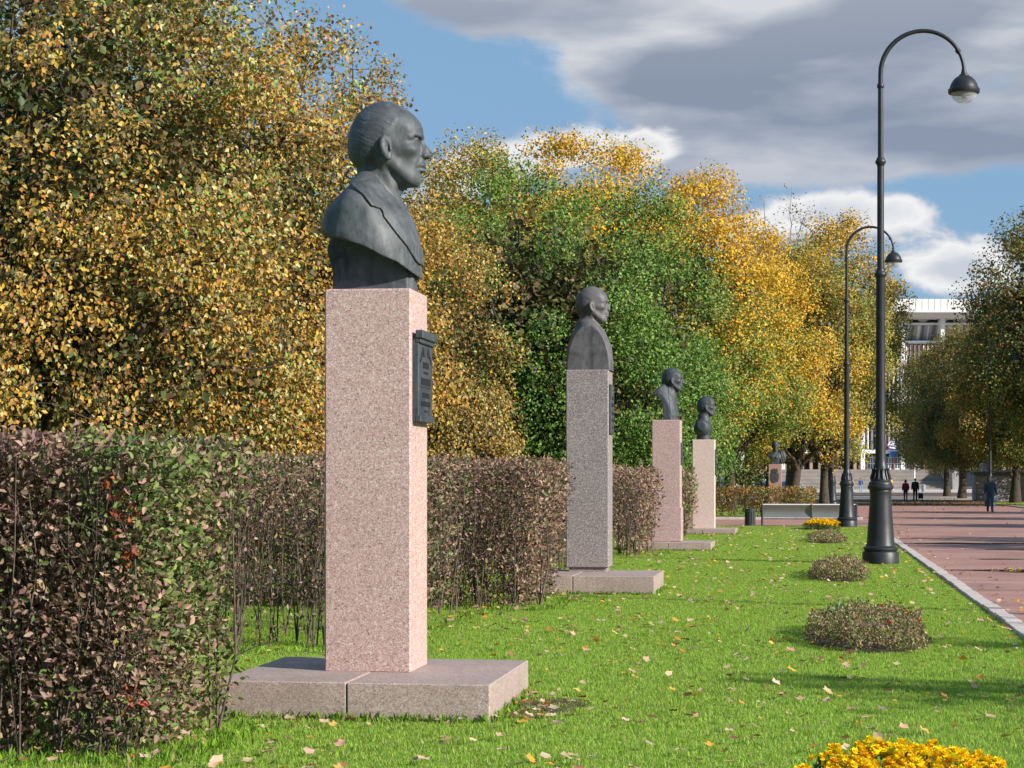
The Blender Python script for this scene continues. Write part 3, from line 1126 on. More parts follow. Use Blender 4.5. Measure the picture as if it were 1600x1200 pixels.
def tubes_np(segs, sides=4):
    """segs: list of (points list, radii list) -> V, F arrays (quads)"""
    V, F, b = [], [], 0
    ang = np.arange(sides) * 2 * np.pi / sides
    ca, sa = np.cos(ang)[:, None], np.sin(ang)[:, None]
    for pts, rad in segs:
        p = np.asarray(pts, float)
        n = len(p)
        for i in range(n):
            t = p[min(i + 1, n - 1)] - p[max(i - 1, 0)]
            t = t / (np.linalg.norm(t) + 1e-9)
            a = np.cross(t, (0.31, 0.17, 0.93)) if abs(t[2]) < .93 else np.cross(t, (1, .1, 0))
            a = a / np.linalg.norm(a)
            c = np.cross(t, a)
            V.append(p[i] + (ca * a + sa * c) * rad[i])
        for i in range(n - 1):
            for k in range(sides):
                j = (k + 1) % sides
                F.append((b + i * sides + k, b + i * sides + j, b + (i + 1) * sides + j, b + (i + 1) * sides + k))
        b += n * sides
    return np.concatenate(V), np.array(F)


def tree_meshes(seed, trunk_h, trunk_r, ells, n_cl, per, cl_r, leaf, pal_fn, gap=0.25, shell=0.55, limbs=12, droop=0.35,
                lean=(0, 0), flat=0.75, aspect=0.7, low=None, split=1, leaf_jit=.3, core=0, core_leaf=.34):
    """ells: crown volumes [(cx, cy, cz, rx, ry, rz)] about the trunk foot. -> (crown mesh, wood mesh)"""
    rng = np.random.default_rng(seed)
    E = np.array(ells, float)
    vol = (E[:, 3] * E[:, 4] * E[:, 5]) ** 0.75
    cl, which = [], []
    ph = rng.uniform(0, 6, 6)
    while len(cl) < n_cl:
        k = rng.choice(len(E), p=vol / vol.sum())
        d = rng.normal(size=3); d /= np.linalg.norm(d)
        r = shell + (1 - shell) * rng.random() ** 0.6
        p = E[k, :3] + d * r * E[k, 3:6]
        p += rng.normal(0, .12, 3) * cl_r
        if low is not None and p[2] < low + rng.random() * 0.5:
            continue
        q = p / (cl_r * 2.6)
        g = math.sin(q[0] * 1.3 + ph[0] + math.sin(q[2] + ph[1])) * math.sin(q[1] * 1.2 + ph[2]) + .7 * math.sin(q[2] * 1.5 + ph[3] + q[0])
        if g < -1.5 + 2.4 * gap * 1.6 and rng.random() < gap * 2.2:
            continue
        # drop clusters buried deep in another volume
        cl.append(p); which.append(k)
    cl = np.array(cl)
    cen = E[:, :3].mean(0)
    # skeleton ------------------------------------------------
    segs, nodes = [], []
    top = np.array([lean[0], lean[1], trunk_h])
    tp, tr = [], []
    for i in range(split):
        off = rng.normal(0, .12, 2) * (split > 1) * trunk_h
        pts, rad = [], []
        for t in np.linspace(0, 1, 9):
            w_ = np.array([math.sin(t * 5 + ph[0] + i) * .035, math.sin(t * 4 + ph[1] + i) * .035, 0]) * trunk_h * .5 * min(1, t * 3)
            p = np.array([lean[0] * t + off[0] * t * t, lean[1] * t + off[1] * t * t, trunk_h * t]) + w_
            pts.append(p)
            rad.append(trunk_r * (1 - .72 * t) * (1 + .55 * 0.6 * math.exp(-t * trunk_h * 2.6)) / (split ** .4))
        segs.append((pts, rad))
        tp += pts; tr += rad
    tp = np.array(tp); tr = np.array(tr)
    tgt_i = []
    first = rng.integers(len(cl)); tgt_i.append(first)
    dist = np.linalg.norm(cl - cl[first], axis=1)
    for _ in range(limbs - 1):                        # far-apart crown points become limb ends
        j = int(np.argmax(dist)); tgt_i.append(j)
        dist = np.minimum(dist, np.linalg.norm(cl - cl[j], axis=1))
    for j in tgt_i:
        end = cl[j] * .92 + cen * .08
        s0 = np.clip(rng.uniform(.25, .62) * end[2], trunk_h * .22, trunk_h * .93)
        k = int(np.argmin(abs(tp[:, 2] - s0) + 0.05 * np.linalg.norm(tp - end, axis=1)))
        a = tp[k]
        mid = (a + end) / 2 + np.array([0, 0, .12 * np.linalg.norm(end - a)]) + rng.normal(0, .06, 3) * np.linalg.norm(end - a)
        pts, rad = [], []
        for t in np.linspace(0, 1, 9):
            p = (1 - t) ** 2 * a + 2 * t * (1 - t) * mid + t * t * end + rng.normal(0, .018, 3) * np.linalg.norm(end - a) * (0 < t < 1)
            pts.append(p); rad.append(max(.012, tr[k] * .60 * (1 - .86 * t)))
            nodes.append((p, rad[-1]))
        segs.append((pts, rad))
    NP_ = np.array([n_[0] for n_ in nodes]); NR = np.array([n_[1] for n_ in nodes])
    for c in cl:
        dd = np.linalg.norm(NP_ - c, axis=1) + np.maximum(0, NP_[:, 2] - c[2]) * .3
        k = int(np.argmin(dd))
        a = NP_[k]; ln = np.linalg.norm(c - a)
        if ln < .15:
            continue
        mid = (a + c) / 2 + np.array([0, 0, .10 * ln]) + rng.normal(0, .07, 3) * ln
        r0 = min(NR[k] * .6, .012 + .010 * ln)
        segs.append(([a, (a + mid) / 2 * .5 + mid * .5, mid, (mid + c) / 2, c], [r0, r0 * .8, r0 * .65, r0 * .5, r0 * .3]))
        for _ in range(2):
            d = rng.normal(size=3); d /= np.linalg.norm(d)
            segs.append(([mid * .4 + c * .6, c + d * cl_r * .8], [r0 * .45, r0 * .15]))
    V, F = tubes_np([s for s in segs[:split + limbs]], 8)
    V2, F2 = tubes_np([s for s in segs[split + limbs:]], 3)
    wood = np_mesh('wood', np.concatenate([V, V2]), np.concatenate([F, F2 + len(V)]))
    # leaves --------------------------------------------------
    n = n_cl * per
    ci = np.repeat(np.arange(n_cl), per)
    size = rng.uniform(.65, 1.25, n_cl)
    off = rng.normal(size=(n, 3)) * np.array([1, 1, flat])
    off = off / (np.linalg.norm(off, axis=1, keepdims=True) + 1e-6) * (rng.random((n, 1)) ** .38)
    # ragged sprays: every cluster is pulled out along its own outward direction
    outd = unit(cl - cen)
    P = cl[ci] + off * (cl_r * size[ci])[:, None] + outd[ci] * (rng.random(n) ** 2 * cl_r * .18)[:, None]
    A = unit(rng.normal(size=(n, 3)) * .9 + outd[ci] * .5 + np.array([0, 0, -droop * 2]))
    od = unit(off)
    N = unit(rng.normal(size=(n, 3)) * .48 + od * .75 + outd[ci] * .45 + np.array([0, 0, .35]))
    N = unit(N - A * (N * A).sum(1, keepdims=True))
    L = leaf * rng.uniform(1 - leaf_jit, 1 + leaf_jit, n)
    V, F, k = leaf_arrays(P, A, N, L, L * aspect)
    col = pal_fn(rng, P, cl[ci], ci)
    if core:      # the inner foliage: broad dark leaves, the crown's inner shade put into their colour
        ke = rng.choice(len(E), core, p=vol / vol.sum())
        d = unit(rng.normal(size=(core, 3)))
        Q = E[ke, :3] + d * (rng.uniform(.12, .68, core) ** .85)[:, None] * E[ke, 3:6]
        if low is not None:
            Q = Q[Q[:, 2] > low + .4]
        m_ = len(Q)
        A2 = unit(rng.normal(size=(m_, 3))); N2 = unit(rng.normal(size=(m_, 3)) + unit(Q - cen) * 1.2)
        N2 = unit(N2 - A2 * (N2 * A2).sum(1, keepdims=True))
        L2 = core_leaf * rng.uniform(.6, 1.4, m_)
        Vc, Fc, _ = leaf_arrays(Q, A2, N2, L2, L2 * .8)
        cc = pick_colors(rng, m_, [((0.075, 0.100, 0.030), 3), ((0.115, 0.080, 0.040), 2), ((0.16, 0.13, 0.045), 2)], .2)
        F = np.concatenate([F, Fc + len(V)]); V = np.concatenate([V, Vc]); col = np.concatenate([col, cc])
    crown = np_mesh('crown', V, F, np.repeat(col, k, axis=0))
    return crown, wood


def place_tree(meshes, loc, rz=0.0, label=None, cat='tree', group=None, name='tree', bark='bark', sc=1.0, leafm='leaf'):
    crown, wood = meshes
    root = empty(name, loc, rz, label, cat, group)
    root.scale = (sc, sc, sc)
    if not crown.materials: crown.materials.append(M[leafm])
    if not wood.materials: wood.materials.append(M[bark])
    for nm, me in (('crown', crown), ('trunk', wood)):
        o = bpy.data.objects.new(nm, me)
        C.objects.link(o)
        o.parent = root
    return root


# colours of leaves (true leaf colours, not their light)
YEL = (0.56, 0.365, 0.065); OCH = (0.42, 0.245, 0.050); ORA = (0.46, 0.20, 0.04); BRN = (0.22, 0.125, 0.055)
OLI = (0.25, 0.23, 0.065); GRN = (0.105, 0.200, 0.032); LGR = (0.215, 0.330, 0.065); DGR = (0.055, 0.095, 0.028)
PALE = (0.54, 0.47, 0.21); GOLD = (0.74, 0.44, 0.025)


def pal_mix(*bands, noise_s=1.6, seed=0, jit=.16):
    """bands: [(key, palette)], key 0..1 compared with a smooth field over the crown"""
    def fn(rng, P, CP, ci):
        n = len(P)
        field = (np.sin(CP[:, 0] / noise_s + seed) * np.sin(CP[:, 1] / noise_s + 2 * seed) + np.sin(CP[:, 2] / noise_s * .8 + 3 * seed + CP[:, 0] / noise_s * .6)) * .25 + .5
        cr = np.random.default_rng(seed + 5).normal(0, .16, ci.max() + 1)
        field = np.clip(field + cr[ci] + rng.normal(0, .05, n), 0, 1)
        out = np.zeros((n, 3))
        lo = 0
        for i, (hi, pal) in enumerate(bands):
            m = (field >= lo) & (field <= hi if i == len(bands) - 1 else field < hi)
            out[m] = pick_colors(rng, int(m.sum()), pal, jit)
            lo = hi
        return out
    return fn


def pal_height(z0, z1, pal_lo, pal_hi, blend=.5, seed=1, side=None):
    def fn(rng, P, CP, ci):
        n = len(P)
        cr = np.random.default_rng(seed).normal(0, blend * .35, ci.max() + 1)
        t = (CP[:, 2] - z0) / (z1 - z0) + cr[ci]
        if side is not None:
            t = t + CP[:, 0] * side
        t = np.clip(t, 0, 1)
        hi = rng.random(n) < t
        out = pick_colors(rng, n, pal_lo)
        out[hi] = pick_colors(rng, int(hi.sum()), pal_hi)
        return out
    return fn


def trees():
    lime_pal = pal_mix((.42, [(OLI, 3), (LGR, 2.4), (OCH, 2.6), (PALE, 2), (BRN, 1.6), (ORA, .6)]),
                       (.68, [(OCH, 3.4), (YEL, 2.4), (PALE, 2), (OLI, 2), (LGR, .8), (BRN, 1.6), (ORA, 1)]),
                       (1.0, [(YEL, 3.4), (OCH, 3.4), (ORA, 1.8), (PALE, 1.8), (OLI, 1), (BRN, 1.4)]), noise_s=1.5, seed=2)
    lime_pal2 = pal_mix((.45, [(OCH, 3), (YEL, 2), (BRN, 1.2), (OLI, 2)]),
                        (1.0, [(YEL, 3), (OCH, 3), (ORA, 2.2), (BRN, 1)]), noise_s=1.4, seed=4)
    rust_pal = pal_mix((.5, [(OCH, 3), (BRN, 2), (OLI, 3), (PALE, 1)]), (1.0, [(OCH, 3), (ORA, .8), (YEL, 1.5), (BRN, 1.2), (OLI, 2), (PALE, 1)]), noise_s=1.2, seed=7)
    # the near limes, left of the first bust; crowns come down to the hedge
    a = tree_meshes(11, 7.5, .12, [(0, 0, 5.6, 3.3, 3.2, 4.6), (.6, 0, 3.0, 3.0, 2.8, 2.4)], 300, 200, .56, .068, lime_pal, gap=.24, core=15000, core_leaf=.115, limbs=20, droop=.5, low=.9)
    b = tree_meshes(12, 6.6, .11, [(0, 0, 5.0, 2.7, 2.7, 4.3), (.3, 0, 2.6, 2.5, 2.5, 2.0)], 240, 200, .55, .068, lime_pal, gap=.25, core=12000, core_leaf=.115, limbs=18, droop=.5, low=.8)
    c = tree_meshes(13, 6.2, .09, [(0, 0, 5.2, 1.9, 2.0, 4.1), (0, 0, 2.6, 2.0, 2.0, 2.0)], 190, 200, .52, .067, lime_pal2, gap=.27, core=9000, core_leaf=.11, limbs=16, droop=.5, low=.8)
    grp = 'yellowing limes behind the hedges'
    x, y = atd(60, 26.0)
    place_tree(a, (x, y, 0), .3, 'olive and yellow lime tree at the far left with crown running out of the picture', group=grp, name='lime_tree', bark='bark')
    x, y = atd(285, 29.5)
    place_tree(b, (x, y, 0), 1.9, 'golden lime tree whose top leans against the sky left of the first bust', group=grp, name='lime_tree', bark='bark', sc=1.06)
    x, y = atd(532, 36)
    place_tree(c, (x, y, 0), 0.7, 'slender orange-yellow lime directly behind the nearest bust', group=grp, name='lime_tree', bark='bark', sc=1.0)
    x, y = atd(150, 38)
    place_tree(a, (x, y, 0), 2.6, 'second-row lime seen through the gaps of the left-hand crowns', group=grp, name='lime_tree', bark='bark', sc=1.1)
    x, y = atd(345, 44)
    place_tree(b, (x, y, 0), 4.0, 'back-row lime showing between the two nearest yellow crowns', group=grp, name='lime_tree', bark='bark', sc=1.15)
    d = tree_meshes(14, 5.5, .15, [(0, 0, 4.0, 2.3, 2.3, 3.3), (.2, 0, 2.4, 2.2, 2.2, 1.9)], 190, 200, .52, .074, rust_pal, gap=.22, core=9000, core_leaf=.125, limbs=14, droop=.5, low=.7)
    x, y = atd(655, 45)
    place_tree(d, (x, y, 0), .4, 'rust-brown lime right of the first pedestal, in front of the green trees', group=grp, name='lime_tree', bark='bark', sc=1.03)
    x, y = atd(560, 52)
    place_tree(d, (x, y, 0), 2.9, 'rusty lime half hidden behind the nearest pedestal', group=grp, name='lime_tree', bark='bark', sc=1.12)
    # the green and gold mass in the middle
    green = pal_height(6.0, 12.5, [(GRN, 4), (DGR, 1.2), (LGR, 2)], [(LGR, 4), (GRN, 2), (OLI, 1)], seed=3)
    e = tree_meshes(21, 8.5, .28, [(0, 0, 6.6, 4.3, 4.0, 5.2), (-1.8, 0, 3.6, 3.0, 3.0, 2.8), (2.0, 0, 3.8, 3.0, 3.0, 2.8)], 150, 430, .98, .105, green, gap=.20, shell=.80, core=9000, core_leaf=.25, limbs=16, droop=.25, low=.5)
    g1 = 'green maples behind the second bust'
    x, y = atd(835, 66); place_tree(e, (x, y, 0), 0, 'dense green maple directly behind the second bust', group=g1, name='maple_tree', sc=1.0)
    x, y = atd(952, 70); place_tree(e, (x, y, 0), 2.1, 'green maple above the third bust, olive on its right side', group=g1, name='maple_tree', sc=.99)
    x, y = atd(735, 74); place_tree(e, (x, y, 0), 4.3, 'green maple at the left end of the green mass', group=g1, name='maple_tree', sc=.98)
    gold = pal_height(4.5, 10.0, [(OLI, 2), (LGR, 3), (GRN, 1.5), (YEL, 1)], [(GOLD, 5), (YEL, 3), (LGR, .6), (OCH, 1)], seed=5)
    f = tree_meshes(22, 9.5, .3, [(0, 0, 8.6, 4.4, 4.4, 6.0), (0, 0, 5.0, 4.2, 4.2, 3.4)], 165, 400, .98, .122, gold, gap=.22, shell=.78, core=9000, core_leaf=.27, limbs=16, droop=.25, low=1.0)
    olv = pal_mix((.5, [(OLI, 3), (YEL, 2), (LGR, 2)]), (1, [(YEL, 3), (GOLD, 1.5), (OLI, 1.5), (OCH, 1)]), noise_s=2, seed=9)
    g_ = tree_meshes(23, 9.5, .3, [(0, 0, 8.6, 4.3, 4.3, 6.0), (0, 0, 5.0, 4.0, 4.0, 3.4)], 165, 360, .95, .12, olv, gap=.24, shell=.78, core=8000, core_leaf=.25, limbs=16, droop=.25, low=1.0)
    f2 = tree_meshes(24, 9.5, .3, [(0, 0, 8.8, 4.2, 4.2, 5.8), (0, 0, 5.6, 4.0, 4.0, 2.6)], 160, 340, .95, .122, gold, gap=.28, shell=.75, core=6000, core_leaf=.26, limbs=16, droop=.25, low=3.4)
    g2 = 'golden-topped trees behind the green maples'
    x, y = atd(768, 86); place_tree(g_, (x, y, 0), 0.4, 'tall olive-yellow tree topping the left of the green mass', group=g2, sc=1.08)
    x, y = atd(870, 88); place_tree(f, (x, y, 0), 1.0, 'tall tree with orange-gold top behind the second bust', group=g2, sc=1.12)
    x, y = atd(985, 90); place_tree(f, (x, y, 0), 2.7, 'tall tree with golden top rising above the third bust', group=g2, sc=1.11)
    x, y = atd(1078, 93); place_tree(f2, (x, y, 0), 4.4, 'bright yellow tree above the fourth bust, brightest in the park', group=g2, sc=1.06)
    x, y = atd(1140, 106); place_tree(f2, (x, y, 0), 5.4, 'lower yellow tree sloping down towards the path lamps', group=g2, sc=1.02)
    x, y = atd(1000, 86); place_tree(e, (x, y, 0), 3.0, 'lower green tree standing between the green maples and the bright yellow tree', group=g2, sc=.80)
    x, y = atd(700, 100); place_tree(g_, (x, y, 0), 3.9, 'olive tree far back, at the left shoulder of the green mass', group=g2, sc=1.05)
    # open trees with dark limbs by the fifth bust
    ny = pal_mix((.55, [(YEL, 3), (OLI, 2.5), (LGR, 2), (OCH, 1)]), (1, [(YEL, 3.5), (GOLD, 2.5), (OLI, 1)]), noise_s=2, seed=12)
    h = tree_meshes(31, 9.5, .34, [(0, 0, 9.5, 4.6, 4.6, 5.4), (-.5, 0, 5.2, 4.4, 4.4, 2.6), (1.2, .5, 12.5, 2.6, 2.6, 3.0)], 165, 330, 1.0, .14, ny, gap=.34, shell=.72, core=4500, core_leaf=.25, limbs=16, droop=.3, low=3.0, lean=(1.0, 0))
    h2 = tree_meshes(32, 10.5, .28, [(0, 0, 10.0, 3.8, 3.8, 5.8), (0, 0, 5.2, 3.8, 3.8, 2.2)], 155, 320, .98, .14, olv, gap=.34, shell=.72, core=4500, core_leaf=.25, limbs=14, droop=.3, low=2.9)
    g3 = 'broad trees with bare dark limbs by the fifth bust'
    x, y = atd(1238, 112); place_tree(h, (x, y, 0), .2, 'wide yellow-green tree whose dark trunk stands beside the fifth bust', group=g3, sc=.93)
    x, y = atd(1288, 116); place_tree(h2, (x, y, 0), 2.4, 'tall yellow-green tree behind the second lamp, leaning trunk', group=g3, sc=.92)
    x, y = atd(1298, 134); place_tree(h2, (x, y, 0), 4.9, 'yellowish tree just left of the big lamp post, reaching towards the hall', group=g3, sc=1.2)
    x, y = atd(1200, 128); place_tree(h2, (x, y, 0), 1.2, 'yellow tree behind the fourth bust with see-through crown', group=g3, sc=.92)
    dk = pal_mix((.6, [(DGR, 3), (GRN, 3), (OLI, 1.5), (BRN, 1)]), (1, [(OLI, 3), (GRN, 2), (YEL, .8)]), noise_s=1.5, seed=15)
    s_ = tree_meshes(33, 4.5, .11, [(0, 0, 3.6, 1.7, 1.7, 3.2)], 110, 70, .55, .15, dk, gap=.35, limbs=10, low=1.0)
    x, y = atd(1166, 128); place_tree(s_, (x, y, 0), 0, 'small dark slim tree standing before the parked cars', name='young_tree', sc=1.15)
    # bare tree against the clouds
    bp = pal_mix((1, [(BRN, 3), (OCH, 1)]), seed=3)
    bt = tree_meshes(34, 15.0, .26, [(0, 0, 15.5, 3.6, 3.6, 6.0)], 150, 5, .8, .16, bp, gap=.4, limbs=18, low=6)
    x, y = atd(1232, 138); place_tree(bt, (x, y, 0), 0, 'nearly bare tree whose thin branches stand against the white cloud', name='bare_tree', bark='bark_grey', sc=1.0)
    # the avenue right of the path
    av1 = pal_height(9, 17, [(DGR, 2.0), (BRN, 1.6), (GRN, 2.0), (OLI, 3), (OCH, 1.6)], [(DGR, 1), (OLI, 3.4), (GRN, 1), (OCH, 3), (BRN, 1.6), (YEL, .8)], seed=8)
    av2 = pal_mix((.50, [(OLI, 2.5), (BRN, 1.8), (DGR, 3), (GRN, 2)]), (.72, [(OCH, 1.6), (OLI, 2.4), (BRN, 2), (GRN, 1.2)]), (1, [(YEL, 3), (GOLD, 1), (OCH, 2.4), (OLI, 1.5)]), noise_s=2.6, seed=21)
    t1 = tree_meshes(41, 11, .36, [(0, 0, 9.6, 5.4, 5.4, 5.6), (0, 0, 6.0, 5.6, 5.6, 3.2)], 210, 320, 1.15, .15, av1, gap=.16, shell=.76, core=10000, core_leaf=.28, limbs=16, low=2.9)
    t2 = tree_meshes(42, 11, .36, [(0, 0, 9.8, 5.0, 5.0, 5.8), (-.5, 0, 6.2, 5.4, 5.4, 3.0)], 170, 320, 1.2, .15, av2, gap=.22, shell=.76, core=10000, core_leaf=.28, limbs=16, low=3.0)
    g4 = 'avenue trees along the right side of the path'
    spots = [(1688, 127, t1, 1.24, 0.0, 'tallest avenue tree, its crown cut by the right edge'),
             (1586, 144, t2, .95, 2.2, 'avenue tree with yellow sprays over the walking man'),
             (1541, 161, t1, .92, 4.0, 'avenue tree standing behind the grey wall'),
             (1503, 176, t1, .92, 1.3, 'brownish avenue tree with dark trunk where the road begins'),
             (1480, 200, t1, .95, 3.3, 'farthest avenue tree, dark green, in front of the hall steps'),
             (1650, 150, t1, 1.05, 5.0, 'dark green avenue tree in the second row by the right edge'),
             (1597, 176, t2, 1.0, 0.9, 'second-row avenue tree behind the yellow one')]
    for px, dd, tm, sc, rz, lab in spots:
        x, y = atd(px, dd)
        place_tree(tm, (x, y, 0), rz, lab, group=g4, name='avenue_tree', sc=sc)
    # a low dark thicket behind the limes and maples closes the view under the crowns
    g5 = 'dark shrubs in the shade behind the trees'
    sh = tree_meshes(51, 2.2, .08, [(0, 0, 1.5, 2.6, 1.6, 1.9)], 120, 70, .6, .14, dk, gap=.1, limbs=8, low=.1)
    for i, (px, dd, lab) in enumerate(((20, 52, 'dark shrub low behind the hedge at the far left'), (190, 55, 'dark shrub glimpsed above the left hedge'), (360, 58, 'dark shrub between the hedge and the limes left of the first pedestal'),
                                       (480, 60, 'dark shrub behind the hedge beside the first pedestal'), (690, 80, 'dark shrub beneath the green maples right of the first pedestal'),
                                       (800, 84, 'dark shrub under the maples left of the second pedestal'), (930, 88, 'dark shrub under the maples behind the second pedestal'))):
        x, y = atd(px, dd)
        place_tree(sh, (x, y, 0), i * 1.3, lab, 'shrub', g5, 'shrub', sc=1.25)
    # trees beyond the right of the frame: their shadows cross the path
    g6 = 'trees right of the path beyond the picture edge'
    n1 = tree_meshes(61, 6.5, .2, [(0, 0, 6.3, 2.6, 2.6, 3.0)], 120, 60, .8, .24, av2, gap=.2, limbs=10, low=2.5)
    for i, (x, y, sc) in enumerate(((20.6, 8.1, 1.06), (22.0, 12.9, 1.10), (22.8, 31, 0.90), (21.0, 43, 1.0), (24.0, 48, 1.1), (23.5, 66, 1.1), (20.8, 81, .95), (23.5, 96, 1.1))):
        place_tree(n1, (x, y, 0), i * 1.1, 'roadside tree right of the path whose shadow falls across it', group=g6, name='roadside_tree', sc=sc)


trees()
# ------------------------------------------------------------------ hedges
MAU = (0.27, 0.165, 0.125); TAN = (0.40, 0.275, 0.185); HGR = (0.105, 0.145, 0.042); HLG = (0.20, 0.24, 0.07); HBR = (0.115, 0.068, 0.045)
RED = (0.36, 0.09, 0.045); ROSE = (0.36, 0.20, 0.165)


def hedge(label, x0, x1, y0, y1, h, n, pal_fn, leaf=.045, stems=80, seed=1, open_low=.35, shape='hex', group='clipped hedges round the busts', ragged=.035, slab=.32):
    rng = np.random.default_rng(seed)
    root = empty('hedge', ((x0 + x1) / 2, (y0 + y1) / 2, 0), 0, label, 'hedge', group)
    cx, cy = (x1 - x0) / 2, (y1 - y0) / 2
    # leaves sit mostly in a shell near the faces, thinner towards the ground
    P = np.stack([rng.uniform(-cx, cx, n * 3), rng.uniform(-cy, cy, n * 3), h * rng.random(n * 3) ** .85], 1)
    edge = np.minimum(np.minimum(cx - abs(P[:, 0]), cy - abs(P[:, 1])), h - P[:, 2])
    keep = rng.random(n * 3) < np.exp(-np.maximum(edge, 0) / slab) * .95
    low = P[:, 2] / (open_low + .001)
    keep &= rng.random(n * 3) < np.clip(.16 + .84 * low, 0, 1)
    fld = np.sin(P[:, 0] * 5.1 + seed) * np.sin(P[:, 2] * 4.3 + P[:, 1] * 3.9) + .6 * np.sin(P[:, 1] * 7 + P[:, 0] * 4 + seed)
    keep &= rng.random(n * 3) < np.clip(.78 + .4 * fld, .25, 1)
    P = P[keep][:n]
    n = len(P)
    bulge = .05 * np.sin(P[:, 2] * 4 + P[:, 0] * 3 + seed) + rng.normal(0, ragged, n)
    sx = np.sign(P[:, 0]) * (abs(P[:, 0]) / cx) ** 6
    sy = np.sign(P[:, 1]) * (abs(P[:, 1]) / cy) ** 6
    P[:, 0] += sx * bulge; P[:, 1] += sy * bulge
    P[:, 2] += (P[:, 2] / h) ** 8 * (rng.normal(0, .025, n) + .03 * np.sin(P[:, 0] * 4 + P[:, 1] * 3))
    taper = 1 - .10 * (1 - P[:, 2] / h) ** 2
    P[:, 0] *= taper; P[:, 1] *= taper
    out = np.stack([sx, sy, np.zeros(n)], 1)
    A = unit(rng.normal(size=(n, 3)) * .8 + out * .7 + np.array([0, 0, .35]))
    N = unit(rng.normal(size=(n, 3)) * .7 + out * .8 + np.array([0, 0, .6]))
    N = unit(N - A * (N * A).sum(1, keepdims=True))
    L = leaf * rng.uniform(.6, 1.25, n)
    V, F, k = leaf_arrays(P, A, N, L, L * .55, shape, .16)
    col = pal_fn(rng, P, P, np.zeros(n, int))
    link_mesh('foliage', np_mesh('foliage', V, F, np.repeat(col, k, axis=0)), M['dry_leaf'] if False else M['leaf'], root)
    segs = []
    for i in range(stems):
        bx, by = rng.uniform(-cx, cx) * .88, rng.uniform(-cy, cy) * .88
        if rng.random() < .65:      # stems crowd the faces one sees
            if rng.random() < .6: by = -cy * rng.uniform(.6, .95)
            else: bx = cx * rng.uniform(.6, .95)
        p = np.array([bx, by, -.02]); r = rng.uniform(.004, .012)
        for q in range(rng.integers(1, 4)):
            t = np.array([bx + rng.normal(0, .14), by + rng.normal(0, .14), h * rng.uniform(.75, .98)])
            t[0] = np.clip(t[0], -cx, cx); t[1] = np.clip(t[1], -cy, cy)
            m1 = p * .65 + t * .35 + rng.normal(0, .035, 3); m2 = p * .3 + t * .7 + rng.normal(0, .04, 3)
            segs.append(([p, m1, m2, t], [r, r * .8, r * .6, r * .3]))
            for _ in range(3):
                d = rng.normal(0, .12, 3); d[2] = abs(d[2]) + .06
                segs.append(([m2, m2 + d * .6, m2 + d * 1.2], [r * .4, r * .3, r * .15]))
                segs.append(([m1, m1 + d * .7, m1 + d * 1.5 * np.array([1, 1, .8])], [r * .45, r * .3, r * .15]))
    V, F = tubes_np(segs, 4)
    link_mesh('stems', np_mesh('stems', V, F), M['twig'], root)
    tag(root.children[-1], kind='stuff')
    tag(root.children[0], kind='stuff')
    return root


def hpal(pal_a, pal_b, side=0.0, seed=1, reds=()):
    """two palettes mixed by a soft field; side > 0 pushes pal_b towards +X; reds: [(x, y, z, r)] patches of red leaves"""
    def fn(rng, P, CP, ci):
        n = len(P)
        f = .5 + .3 * np.sin(P[:, 0] * 3.1 + seed) * np.sin(P[:, 2] * 3.3 + P[:, 1] * 2.3 + seed) + side * (P[:, 0] - .95) + rng.normal(0, .16, n)
        out = pick_colors(rng, n, pal_a, .2)
        m = f > .55
        out[m] = pick_colors(rng, int(m.sum()), pal_b, .2)
        for x, y, z, r in reds:
            q = ((P - np.array([x, y, z])) ** 2).sum(1) < (r * rng.uniform(.4, 1.2, n)) ** 2
            out[q] = pick_colors(rng, int(q.sum()), [(RED, 3), (ROSE, 1)], .2)
        return out
    return fn


